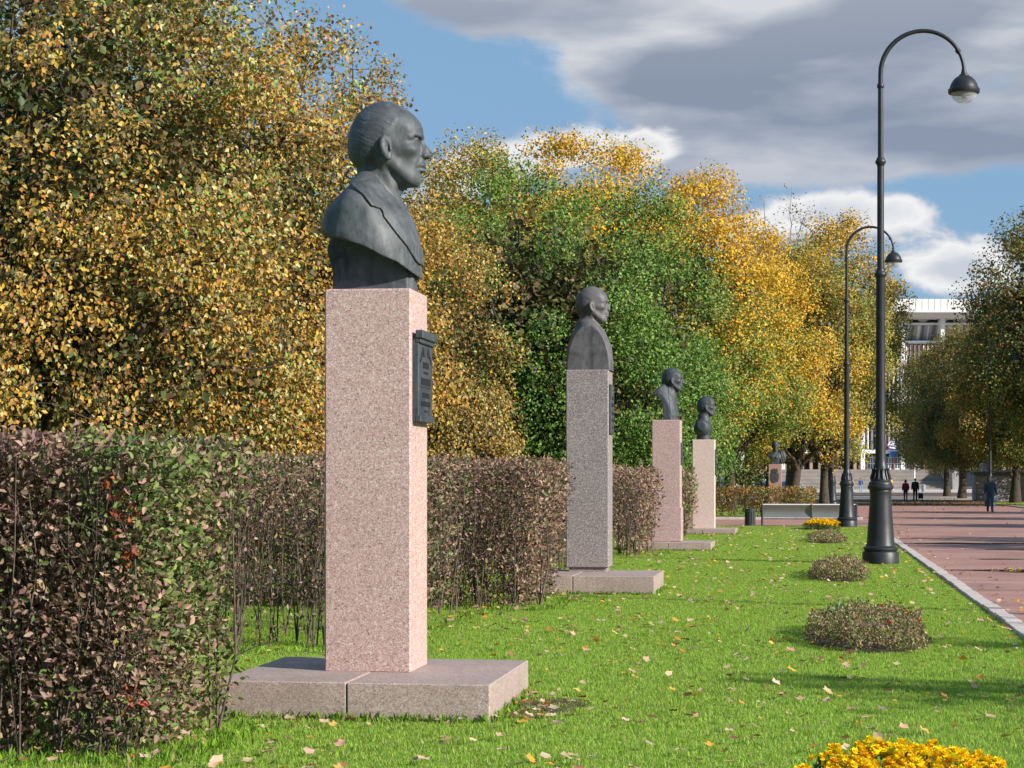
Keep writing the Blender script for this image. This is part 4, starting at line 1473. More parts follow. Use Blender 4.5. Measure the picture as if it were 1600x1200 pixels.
def hedges():
    brown = [(MAU, 4), (TAN, 3), (HBR, 2), (ROSE, 1.6), (HGR, 1)]
    mixg = [(HGR, 3), (HLG, 3), (MAU, 1.2), (TAN, 1.2)]
    greyb = [(MAU, 3), (TAN, 2.4), (HBR, 2), (HGR, 1.6)]
    hedge('nearest hedge block at the left edge, mauve-brown leaves turning green towards its end', -6.4, -3.62, 11.05, 12.75, 1.84, 56000,
          hpal(brown, mixg, .8, 1, [(1.15, -.8, 1.38, .10), (1.20, -.8, 1.15, .09), (1.1, -.8, 1.55, .10), (1.2, -.75, .35, .09)]), .052, 64, 3, .18, ragged=.04)
    hedge('shaded open hedge with bare stems just left of the nearest pedestal', -9.2, -3.98, 18.4, 24.2, 1.83, 62000,
          hpal([(HGR, 3), (MAU, 3), (HBR, 2), (TAN, 2)], greyb, 0, 4),   .052, 130, 5, .42, ragged=.05, slab=.14)
    hedge('brown hedge block between the first and second pedestals', -8.0, -3.20, 24.6, 27.3, 1.84, 46000,
          hpal(brown, greyb, 0, 6, [(1.0, -1.25, 1.62, .16), (.75, -1.25, 1.45, .14)]), .058, 90, 7, .16)
    hedge('hedge run behind the second pedestal, set back from the lawn', -7.5, -3.95, 32.5, 41.6, 1.83, 16000,
          hpal(brown, greyb, 0, 8), .075, 60, 8, .30, 'quad')
    hedge('brown hedge block between the second and third pedestals', -7.5, -3.16, 42.0, 44.8, 1.86, 15000,
          hpal(brown, [(TAN, 3), (ROSE, 2), (MAU, 2)], 0, 9), .075, 60, 9, .25, 'quad')
    hedge('hedge run behind the third pedestal, set back from the lawn', -7.0, -3.9, 47.5, 55.2, 1.83, 9000,
          hpal(brown, greyb, 0, 10), .09, 40, 10, .25, 'quad')
    hedge('hedge end squeezed between the third and fourth pedestals', -7.0, -3.12, 55.6, 58.4, 1.88, 9000,
          hpal(brown, mixg, 0, 11), .09, 40, 11, .25, 'quad')
    hedge('low russet hedge across the view behind the metal bench', -12.0, .36, 88.0, 90.2, 1.27, 22000,
          hpal([(OCH, 2), (HLG, 2.5), (HGR, 2), (BRN, 2)], [(BRN, 3), (RED, 1.3), (ORA, 1.3), (OCH, 2), (MAU, 1)], 0, 12), .10, 60, 12, .1, 'quad', group='low hedges beyond the cross path')


hedges()


# ------------------------------------------------------------------ grass, weeds, fallen leaves
def grass():
    rng = np.random.default_rng(3)
    n = 3600
    P = np.stack([rng.uniform(-.5, .5, n), rng.uniform(-.5, .5, n), np.zeros(n)], 1)
    an = rng.uniform(0, 2 * np.pi, n)
    side = np.stack([np.cos(an), np.sin(an), np.zeros(n)], 1)
    ln = np.stack([-np.sin(an), np.cos(an), np.zeros(n)], 1)
    patch = .75 + .35 * np.sin(P[:, 0] * 2 * np.pi * 2) * np.sin(P[:, 1] * 2 * np.pi * 2 + 1)
    H = rng.uniform(.018, .042, n) * patch
    tall = rng.random(n) < .02
    H[tall] *= 1.25
    W = rng.uniform(.0035, .0065, n)
    bend = rng.uniform(.15, .95, n) * H
    up = np.array([0, 0, 1.0])
    a, b = P - side * W[:, None] * .5, P + side * W[:, None] * .5
    mid = P + up * (H * .6)[:, None] + ln * (bend * .35)[:, None]
    c, d = mid + side * W[:, None] * .4, mid - side * W[:, None] * .4
    tip = P + up * H[:, None] + ln * bend[:, None]
    V = np.stack([a, b, c, d, tip], 1).reshape(-1, 3)
    i = np.arange(n)[:, None] * 5
    F = np.concatenate([i + np.array([[0, 1, 2]]), i + np.array([[0, 2, 3]]), i + np.array([[3, 2, 4]])], 1).reshape(-1, 3)
    col = pick_colors(rng, n, [((0.29, 0.445, 0.055), 5), ((0.37, 0.53, 0.08), 4), ((0.215, 0.345, 0.045), 3), ((0.45, 0.40, 0.18), .6), ((0.40, 0.47, 0.12), 1)], .15)
    me = np_mesh('grass', V, F, np.repeat(col, 3, axis=0))
    o = link_mesh('grass', me, M['grass_blade'])
    tag(o, kind='stuff')
    g = bpy.data.node_groups.new('grass_tiles', 'GeometryNodeTree')
    g.interface.new_socket('Geometry', in_out='INPUT', socket_type='NodeSocketGeometry')
    g.interface.new_socket('Geometry', in_out='OUTPUT', socket_type='NodeSocketGeometry')
    gi, go = g.nodes.new('NodeGroupInput'), g.nodes.new('NodeGroupOutput')
    join = g.nodes.new('GeometryNodeJoinGeometry')
    x1 = 2.12
    for (nx, ny, xr, y0) in ((11, 26, x1, 8.6), (11, 36, x1, 34.6)):
        gr = g.nodes.new('GeometryNodeMeshGrid')
        gr.inputs['Size X'].default_value = nx - 1
        gr.inputs['Size Y'].default_value = ny - 1
        gr.inputs['Vertices X'].default_value = nx
        gr.inputs['Vertices Y'].default_value = ny
        tr = g.nodes.new('GeometryNodeTransform')
        tr.inputs['Translation'].default_value = (xr - nx / 2.0, y0 + ny / 2.0, 0)
        rv = g.nodes.new('FunctionNodeRandomValue'); rv.data_type = 'INT'
        rv.inputs[4].default_value = 0; rv.inputs[5].default_value = 3
        mu = g.nodes.new('ShaderNodeMath'); mu.operation = 'MULTIPLY'; mu.inputs[1].default_value = math.pi / 2
        cx = g.nodes.new('ShaderNodeCombineXYZ')
        ins = g.nodes.new('GeometryNodeInstanceOnPoints')
        g.links.new(gr.outputs[0], tr.inputs[0]); g.links.new(tr.outputs[0], ins.inputs['Points'])
        g.links.new(gi.outputs[0], ins.inputs['Instance'])
        g.links.new(rv.outputs[2], mu.inputs[0]); g.links.new(mu.outputs[0], cx.inputs[2])
        g.links.new(cx.outputs[0], ins.inputs['Rotation'])
        g.links.new(ins.outputs[0], join.inputs[0])
    g.links.new(join.outputs[0], go.inputs[0])
    md = o.modifiers.new('tiles', 'NODES')
    md.node_group = g


grass()


def tufts():
    """longer grass and broad weeds along slabs, hedge feet and the bare patch"""
    rng = np.random.default_rng(9)
    P = []
    def line(x0, y0, x1, y1, n, s=.03):
        t = rng.random(n)
        P.append(np.stack([x0 + (x1 - x0) * t + rng.normal(0, s, n), y0 + (y1 - y0) * t + rng.normal(0, s, n), np.zeros(n)], 1))
    for sx, sy in ((-2.07, 13.2), (-2.1, 28.05), (-2.14, 45.6), (-2.08, 59.3)):
        line(sx - 1.9, sy - .03, sx, sy - .03, 420, .025)
        line(sx + .03, sy, sx + .03, sy + 1.85, 300, .025)
    line(-6.0, 11.0, -3.6, 11.0, 900, .12)
    line(-3.55, 11.0, -3.5, 12.8, 600, .10)
    line(-9, 18.3, -4, 18.3, 900, .12)
    line(-3.9, 18.4, -3.9, 24.4, 500, .1)
    line(-6, 24.5, -3.2, 24.5, 700, .10)
    line(-3.1, 24.6, -3.1, 27.3, 400, .08)
    line(-3.1, 42, -3.1, 44.8, 200, .08)
    P = np.concatenate(P); n = len(P)
    A = unit(rng.normal(0, .38, (n, 3)) * np.array([1, 1, .3]) + np.array([0, 0, 1]))
    N = unit(rng.normal(size=(n, 3)) * np.array([1, 1, .2]) + np.array([0, 0, .4]))
    L = rng.uniform(.03, .085, n)
    W = np.where(rng.random(n) < .25, L * .35, .008)
    V, F, k = leaf_arrays(P, A, N, L, W, 'hex', .1)
    col = pick_colors(rng, n, [((0.17, 0.30, 0.032), 4), ((0.24, 0.40, 0.045), 3), ((0.36, 0.33, 0.12), .5)], .2)
    o = link_mesh('tall_grass', np_mesh('tall_grass', V, F, np.repeat(col, k, axis=0)), M['grass_blade'])
    tag(o, kind='stuff')


tufts()


def fallen_leaves():
    rng = np.random.default_rng(17)
    pts = []
    while len(pts) < 3600:
        y = 9.5 + 60 * rng.random() ** 1.25
        x = rng.uniform(-6, 2.15)
        if rng.random() > (.50 + .5 * math.sin(x * 1.7 + y * .6) ** 2):
            continue
        if any(sx - 1.95 < x < sx + .02 and sy - .02 < y < sy + 1.9 for sx, sy in ((-2.07, 13.2), (-2.1, 28.05), (-2.14, 45.6), (-2.08, 59.3))):
            continue
        pts.append((x, y, .038 + .010 * rng.random()))
    for _ in range(55):
        pts.append((-1.95 + rng.normal(0, .22), 14.0 + rng.normal(0, .55), .04))
    for _ in range(420):      # on the path, drifted to the kerb
        y = 12 + 80 * rng.random() ** 1.2
        x = 2.40 + abs(rng.normal(0, .35)) if rng.random() < .5 else rng.uniform(2.4, 9)
        pts.append((x, y, .006))
    for _ in range(60):
        pts.append((rng.uniform(3.1, 4.9), 37.0 + rng.normal(0, .35), .008))
    P = np.array(pts); n = len(P)
    an = rng.uniform(0, 6.28, n)
    tilt = rng.normal(0, .28, (n, 2))
    N = unit(np.stack([tilt[:, 0], tilt[:, 1], np.ones(n)], 1))
    A = unit(np.stack([np.cos(an), np.sin(an), -(np.cos(an) * tilt[:, 0] + np.sin(an) * tilt[:, 1])], 1))
    L = rng.uniform(.045, .115, n)
    V, F, k = leaf_arrays(P, A, N, L, L * rng.uniform(.7, 1, n), 'fall')
    col = pick_colors(rng, n, [((0.56, 0.39, 0.27), 5), ((0.50, 0.31, 0.21), 3), ((0.60, 0.30, 0.05), 2), ((0.55, 0.20, 0.05), .8), ((0.25, 0.12, 0.07), 1), ((0.62, 0.42, 0.10), 1)], .14)
    o = link_mesh('fallen_leaves', np_mesh('fallen_leaves', V, F, np.repeat(col, k, axis=0)), M['dry_leaf'])
    tag(o, kind='stuff')
    # the scatter of dull leaves on the far verges
    n = 5000
    P = np.stack([rng.uniform(-10, 40, n), rng.uniform(100, 168, n), np.full(n, .02)], 1)
    P = P[(P[:, 1] > 128) | (rng.random(n) < .12)]
    n = len(P)
    A = unit(rng.normal(size=(n, 3)) * np.array([1, 1, .1])); N = unit(np.stack([rng.normal(0, .3, n), rng.normal(0, .3, n), np.ones(n)], 1))
    L = rng.uniform(.10, .2, n)
    V, F, k = leaf_arrays(P, A, N, L, L * .8)
    col = pick_colors(rng, n, [(BRN, 3), (OCH, 2), (ORA, 1)], .2)
    o = link_mesh('fallen_leaves', np_mesh('fallen_leaves', V, F, np.repeat(col, k, axis=0)), M['dry_leaf'])
    tag(o, kind='stuff')


fallen_leaves()


def bare_patch():
    mb = MB()
    n = 22
    ring = [(-1.90 + .34 * math.cos(a) * (1 + .2 * math.sin(3 * a)), 14.1 + .75 * math.sin(a) * (1 + .15 * math.cos(2 * a)), .012) for a in [2 * math.pi * i / n for i in range(n)]]
    mb.add(ring, [tuple(range(n))])
    o = mb.build('bare_soil', M['soil'])
    tag(o, kind='structure')


bare_patch()


# ------------------------------------------------------------------ flower beds
def bed_points(rng, n, rx, ry, pw=.5):
    a = rng.uniform(0, 2 * np.pi, n); r = rng.random(n) ** pw
    sq = 1 / np.maximum(abs(np.cos(a)), abs(np.sin(a))) ** .55
    wob = 1 + .10 * np.sin(3 * a + rx * 9) + .08 * np.sin(7 * a + ry * 5) + .05 * np.sin(13 * a)
    return np.stack([np.cos(a) * r * rx * sq * wob, np.sin(a) * r * ry * sq * wob], 1)


def marigold_bed(x, y, rx, ry, h, label, seed, nfl, fl=.058):
    rng = np.random.default_rng(seed)
    root = empty('flower_bed', (x, y, 0), 0, label, 'flower bed', 'flower beds in a row along the lawn')
    MB().lathe([(1.0, 0), (1.0, .02), (.6, .035)], 28).build('soil', M['soil'], root).scale = (rx * 1.15, ry * 1.1, 1)
    n = 2600
    q = bed_points(rng, n, rx, ry)
    rr = np.sqrt((q[:, 0] / rx) ** 2 + (q[:, 1] / ry) ** 2)
    z = rng.random(n) ** .7 * h * (1 - .22 * rr ** 3) * .93
    P = np.stack([q[:, 0], q[:, 1], z], 1)
    A = unit(rng.normal(size=(n, 3)) + np.array([0, 0, .5])); N = unit(rng.normal(size=(n, 3)) + np.array([0, 0, .5]))
    L = rng.uniform(.03, .06, n)
    V, F, k = leaf_arrays(P, A, N, L, L * .35)
    col = pick_colors(rng, n, [((0.05, 0.10, 0.02), 4), ((0.10, 0.16, 0.03), 2), ((0.14, 0.08, 0.05), 1)], .2)
    tag(link_mesh('foliage', np_mesh('foliage', V, F, np.repeat(col, k, axis=0)), M['leaf'], root), kind='stuff')
    # each bloom: three whorls of petals
    q = bed_points(rng, nfl, rx, ry, .55)
    rr = np.sqrt((q[:, 0] / rx) ** 2 + (q[:, 1] / ry) ** 2)
    bz = h * (1 - .26 * rr ** 3) + rng.normal(0, .022, nfl)
    cen = np.stack([q[:, 0], q[:, 1], bz], 1)
    face = unit(np.stack([rng.normal(0, .45, nfl), rng.normal(-.15, .45, nfl), np.ones(nfl)], 1))
    Pp, Aa, Nn, Ll, cc = [], [], [], [], []
    bcol = pick_colors(rng, nfl, [((0.95, 0.60, 0.006), 6), ((0.92, 0.48, 0.006), 1.6), ((0.98, 0.70, 0.012), 4)], .07)
    dead = rng.random(nfl) < .07
    bcol[dead] = pick_colors(rng, int(dead.sum()), [((0.24, 0.10, 0.05), 1), ((0.45, 0.16, 0.03), 1)], .15)
    t1 = unit(np.cross(face, np.array([0.3, 1, .1]))); t2 = np.cross(face, t1)
    for ring, (cnt, el, ln, up) in enumerate(((8, .15, 1, 0), (7, .55, .85, .006), (5, 1.05, .6, .010))):
        for j in range(cnt):
            a = 2 * math.pi * j / cnt + ring * .4 + rng.normal(0, .12, nfl)
            d = t1 * np.cos(a)[:, None] + t2 * np.sin(a)[:, None]
            A = unit(d * math.cos(el) + face * math.sin(el))
            Pp.append(cen + face * up); Aa.append(A); Nn.append(unit(face * math.cos(el) - d * math.sin(el)))
            Ll.append(np.where(dead, .4, 1) * fl * .5 * ln * rng.uniform(.85, 1.15, nfl)); cc.append(bcol * rng.uniform(.85, 1.08, (nfl, 1)))
    P, A, N, L, col = np.concatenate(Pp), np.concatenate(Aa), np.concatenate(Nn), np.concatenate(Ll), np.concatenate(cc)
    V, F, k = leaf_arrays(P, A, N, L, L * .95, 'quad', -.1)
    tag(link_mesh('blossoms', np_mesh('blossoms', V, F, np.repeat(col, k, axis=0)), M['petal'], root), kind='stuff')


def shrub_bed(x, y, rx, ry, h, label, seed, n=9000, reds=14, leaf=.03):
    rng = np.random.default_rng(seed)
    root = empty('flower_bed', (x, y, 0), 0, label, 'flower bed', 'flower beds in a row along the lawn')
    MB().lathe([(1.0, 0), (1.0, .018), (.6, .03)], 28).build('soil', M['soil'], root).scale = (rx * 1.12, ry * 1.05, 1)
    q = bed_points(rng, n, rx, ry)
    rr = np.sqrt((q[:, 0] / rx) ** 2 + (q[:, 1] / ry) ** 2)
    prof = (1 - .25 * rr ** 3) * (1 + .30 * np.sin(q[:, 0] * 11 + seed) * np.sin(q[:, 1] * 5 + seed) + .15 * np.sin(q[:, 0] * 25 + q[:, 1] * 17))
    z = rng.random(n) ** .55 * h * prof
    P = np.stack([q[:, 0], q[:, 1], z], 1)
    A = unit(rng.normal(size=(n, 3)) * .7 + np.array([0, 0, .7])); N = unit(rng.normal(size=(n, 3)) + np.array([0, 0, .6]))
    L = leaf * rng.uniform(.6, 1.4, n)
    V, F, k = leaf_arrays(P, A, N, L, L * .5)
    col = pick_colors(rng, n, [((0.19, 0.23, 0.06), 4), ((0.33, 0.36, 0.12), 2.5), ((0.29, 0.13, 0.11), 2.2), ((0.34, 0.19, 0.15), 1.6), ((0.10, 0.06, 0.04), 1.5)], .2)
    tag(link_mesh('foliage', np_mesh('foliage', V, F, np.repeat(col, k, axis=0)), M['leaf'], root), kind='stuff')
    if reds:
        q = bed_points(rng, reds, rx, ry)
        q[:, 0] = q[:, 0] * .7 + rx * .35
        cen = np.stack([q[:, 0], q[:, 1] - ry * .2, h * (.85 + .15 * rng.random(reds))], 1)
        Pp, Aa, Nn, Ll, cc = [], [], [], [], []
        c0 = pick_colors(rng, reds, [((0.62, 0.01, 0.03), 3), ((0.5, 0.03, 0.10), 1.5), ((0.6, 0.28, 0.33), 1)], .1)
        for el, ln, cnt in ((.25, 1, 6), (.85, .75, 5)):
            for j in range(cnt):
                a = 2 * math.pi * j / cnt + el
                d = np.array([math.cos(a), math.sin(a) * .9, 0.0])
                d = np.repeat(d[None], reds, 0); up = np.repeat(np.array([[0, 0, 1.0]]), reds, 0)
                Pp.append(cen); Aa.append(unit(d * math.cos(el) + up * math.sin(el))); Nn.append(unit(up * math.cos(el) - d * math.sin(el)))
                Ll.append(np.full(reds, .032 * ln)); cc.append(c0)
        P, A, N, L, col = map(np.concatenate, (Pp, Aa, Nn, Ll, cc))
        V, F, k = leaf_arrays(P, A, N, L, L * .95, 'quad', -.1)
        tag(link_mesh('blossoms', np_mesh('blossoms', V, F, np.repeat(col, k, axis=0)), M['petal'], root), kind='stuff')
    return root


marigold_bed(.49, 9.95, .50, .95, .23, 'nearest bed packed with bright yellow marigolds at the bottom edge', 1, 640)
b2 = shrub_bed(.60, 20.8, .56, 1.75, .27, 'low reddish-green bed with a few red blooms in front of the first lamp', 2, 15000, 16)
# a broad-leaved seedling stands in this bed
rng_ = np.random.default_rng(5)
_A = unit(np.array([[-.8, .1, .55], [-.5, -.3, .75], [.1, .1, 1], [.25, -.1, .9], [.7, .2, .5], [-.2, .2, 1]]))
_N = unit(np.array([[.5, 0, .8], [.6, -.2, .6], [.2, -1, .1], [-.5, -.8, .2], [-.5, 0, .8], [0, -1, .2]]))
_V, _F, _k = leaf_arrays(np.array([[-.28, .25, .20]] * 6), _A, _N, np.array([.17, .15, .20, .16, .12, .15]), np.array([.05, .05, .05, .045, .04, .04]), 'hex', .12)
link_mesh('broad_leaves', np_mesh('broad_leaves', _V, _F, np.array([[0.22, 0.34, 0.14]] * (6 * _k))), M['leaf'], b2)
shrub_bed(.52, 33.9, .44, 1.9, .28, 'low reddish bed right in front of the first lamp foot', 3, 7000, 8, .04)
shrub_bed(.50, 53.5, .45, 2.2, .22, 'small dull green bed behind the one at the first lamp', 4, 5000, 0, .05)
marigold_bed(.48, 66.4, .54, 1.3, .28, 'distant bed of yellow marigolds before the second lamp', 5, 420, .10)


def puddles():
    for (x, y, rx, ry, sd) in ((3.95, 37.0, 1.15, .42, 1), (4.5, 36.3, 1.5, .16, 6), (3.9, 42.2, .55, .2, 2), (4.4, 52.5, 1.7, .7, 3), (3.2, 56.5, .9, .35, 4), (3.55, 22.2, 1.1, .22, 5), (5.0, 48.0, .8, .2, 7)):
        rng = random.Random(sd)
        n = 36
        ph = [rng.uniform(0, 6) for _ in range(4)]
        ring = []
        for i in range(n):
            a = 2 * math.pi * i / n
            r = 1 + .22 * math.sin(2 * a + ph[0]) + .16 * math.sin(5 * a + ph[1]) + .10 * math.sin(9 * a + ph[2])
            ring.append((x + rx * r * math.cos(a), y + ry * r * math.sin(a), -.003))
        o = MB().add(ring, [tuple(range(n))]).build('puddle', M['puddle_water'])
        tag(o, kind='structure')


puddles()
# ------------------------------------------------------------------ the monuments
def relief_text(parent, x, y0, y1, rows, name='lettering'):
    """raised relief marks on a plaque facing +X, as worn as in the photograph"""
    rng = random.Random(5)
    mb = MB()
    cy = (y0 + y1) / 2
    for (z, w_, h_, n) in rows:
        pitch = w_ / n
        for i in range(n):
            yy = cy - w_ / 2 + pitch * i
            s = pitch * .16
            k = rng.randrange(4)
            mb.box(x, x + .006, yy + pitch * .12, yy + pitch * .12 + s, z, z + h_)
            if k != 1:
                mb.box(x, x + .006, yy + pitch * .68, yy + pitch * .68 + s, z, z + h_)
            zz = z + h_ * (.86, .42, .86, .0)[k]
            mb.box(x, x + .0055, yy + pitch * .13 + s, yy + pitch * .68, zz, zz + h_ * .13)
    return tag(mb.build(name, M['bronze_letter'], parent), kind='stuff')


def star(mb, x, cy, cz, r):
    pts = []
    for i in range(10):
        a = math.pi / 2 + i * math.pi / 5
        rr = r if i % 2 == 0 else r * .42
        pts.append((cy + rr * math.cos(a), cz + rr * math.sin(a)))
    mb.prism(pts, x, x + .008, 'x')


def monument(label, sx, sy, sw, sl, sh, px1, py, pw, ptop, shaft, bustfn, bscale, boff, blo, bmat, slab=True, step=None, recess=False, face=0.0, h=2.2, plaque=None, joint=.5, hi=(82, 106, 150)):
    """sx, sy: near right corner of the slab; px1: right face of the shaft; py: its near face"""
    cx, cy = px1 - pw / 2, py + pw / 2
    root = empty('bust_monument', (cx, cy, 0), 0, label, 'monument', 'bronze busts on granite pedestals beside the path')
    L = lambda x, y: (x - cx, y - cy)
    if slab:
        x0, y0 = L(sx - sw, sy)
        xm = x0 + sw * joint
        a = MB().box(x0, xm - .004, y0, y0 + sl, -.05, sh, .008).build('slab_stone', M['slab_stone'], root)
        b = MB().box(xm + .003, x0 + sw, y0 - .004, y0 + sl - .002, -.05, sh - .003, .007).build('slab_stone', M['slab_stone'], root)
        MB().box(xm - .006, xm + .006, y0 + .012, y0 + sl - .02, -.04, sh - .012).build('joint', M['soil'], root)
    z = sh
    hw = pw / 2
    if recess:
        MB().box(-hw + .04, hw - .04, -hw + .04, hw - .04, sh - .01, sh + .075).build('plinth', M['granite_grey'], root)
        z = sh + .07
    if step:
        MB().box(-hw - .02, hw + .025, -hw - .02, hw + .02, z, step, .01).build('plinth', M[shaft], root)
        z = step - .002
    MB().box(-hw, hw, -hw, hw, z - .01, ptop, .012).build('shaft', M[shaft], root)
    o = sculpt('bust', bustfn, (-112, -max(106, hi[1]), blo), hi, h, M[bmat], root, bscale)
    o.location = (boff, 0, ptop - (blo + 2.5) * bscale)
    o.rotation_euler = (0, 0, face)
    if plaque:
        y0, y1, z0, z1, t = plaque
        y0, y1 = y0 - cy, y1 - cy
        pl = MB().box(hw - .002, hw + t, y0, y1, z0, z1, .004).build('plaque', M['bronze_dark'], root)
        return root, pl, hw + t, y0, y1, z0, z1
    return root


S1 = 1.05 / 223.0
r = monument('nearest bust monument: pink granite shaft on a broad slab, jacketed man with receding hair', -2.07, 13.2, 1.87, 1.86, .255,
             -2.75, 13.97, .62, 2.945, 'granite_pink', bust_a, S1, 0.052, -150, 'bronze', face=math.radians(4.5), h=1.45, plaque=(14.02, 14.55, 2.01, 2.60, .045), joint=.485)
root, pl, px_, y0, y1, z0, z1 = r
MB().box(px_ - .02, px_ + .035, y0 - .012, y1 + .012, z1 - .005, z1 + .055, .006).build('cornice', M['bronze_dark'], pl)
MB().box(px_ - .02, px_ + .018, y0 - .004, y1 + .004, z1 - .035, z1 - .006, .004).build('moulding', M['bronze_dark'], pl)
MB().box(px_ - .02, px_ + .016, y0 - .004, y1 + .004, z0, z0 + .045, .004).build('sill', M['bronze_dark'], pl)
for dy in (-.085, .085):
    mb = MB(); star(mb, px_, (y0 + y1) / 2 + dy, z1 - .10, .032); mb.build('star', M['bronze_letter'], pl)
for dy in (-.20, .20):      # laurel sprays either side of the stars
    mb = MB()
    for k in range(6):
        yy, zz = (y0 + y1) / 2 + dy * (1 - .10 * k), z1 - .155 + .017 * k
        mb.prism([(yy - .012, zz), (yy, zz - .016), (yy + .012, zz), (yy, zz + .016)], px_, px_ + .006, 'x')
    mb.build('laurel_spray', M['bronze_letter'], pl)
mid = (y0 + y1) / 2
relief_text(pl, px_, y0, y1, [(z0 + .385, .20, .045, 6), (z0 + .345, .16, .018, 6), (z0 + .265, .36, .050, 8), (z0 + .175, .26, .035, 7), (z0 + .115, .36, .035, 10), (z0 + .072, .08, .016, 4)])
MB().box(px_, px_ + .004, mid - .21, mid + .21, z0 + .248, z0 + .255).build('rule', M['bronze_letter'], pl)

r = monument('second bust monument: dark grey granite, bald man in robe cut flat at the sides', -2.10, 28.05, 1.95, 1.9, .27,
             -2.855, 29.30, .62, 3.20, 'granite_grey', bust_b, .56 / 134, .02, -157, 'bronze_brown', recess=True, h=2.3, plaque=(29.36, 29.86, 2.27, 2.99, .03), joint=.42)
root, pl, px_, y0, y1, z0, z1 = r
relief_text(pl, px_, y0, y1, [(z0 + .50, .26, .045, 6), (z0 + .40, .34, .05, 8), (z0 + .28, .30, .04, 8), (z0 + .18, .34, .04, 9), (z0 + .08, .2, .03, 5)])
mb = MB(); star(mb, px_, (y0 + y1) / 2, z1 - .09, .05); mb.build('star', M['chrome'], pl)

monument('third bust monument: mauve granite shaft with stepped foot, bust back curved like a hook', -2.14, 45.6, 1.9, 1.85, .20,
         -2.87, 46.3, .645, 2.97, 'granite_mauve', bust_c, 38 / 68.5 / 134, .10, -150, 'bronze_dark', step=.98, h=2.8, hi=(82, 106, 150), plaque=(46.36, 46.84, 1.95, 2.45, .03))
monument('fourth bust monument: pale pink shaft, young man with thick wavy hair and rounded shoulders', -2.08, 59.3, 1.9, 1.9, .18,
         -2.71, 59.95, .65, 2.79, 'granite_light', bust_d, 31.5 / 53. / 134, .045, -148, 'bronze_dark', h=2.8, plaque=(60.0, 60.5, 1.75, 2.5, .03))
# the fifth stands beyond the low hedge and looks towards the path's near end
x5, y5 = atd(1211, 103)
m5 = monument('fifth bust monument: small reddish shaft behind the low hedge, officer with a mantle facing the viewer', 0, 0, 0, 0, 0,
              x5 + .325, y5, .65, 2.40, 'granite_red', bust_e, 1.22 / 315, 0.0, -168, 'bronze_dark', slab=False, face=-math.pi / 2 + .12, h=3.0, hi=(82, 152, 150))
m5['label'] = 'fifth bust monument: small reddish shaft behind the low hedge, officer with mantle facing the viewer'
pl = MB().prism([(-.19, 1.95), (.19, 1.95), (.20, 1.72), (.14, 1.52), (0, 1.46), (-.14, 1.52), (-.20, 1.72)], -.36, -.325).build('plaque', M['bronze_dark'], m5)
MB().box(-.14, .14, -.37, -.355, 1.97, 2.17, .01).build('emblem', M['bronze_dark'], m5)


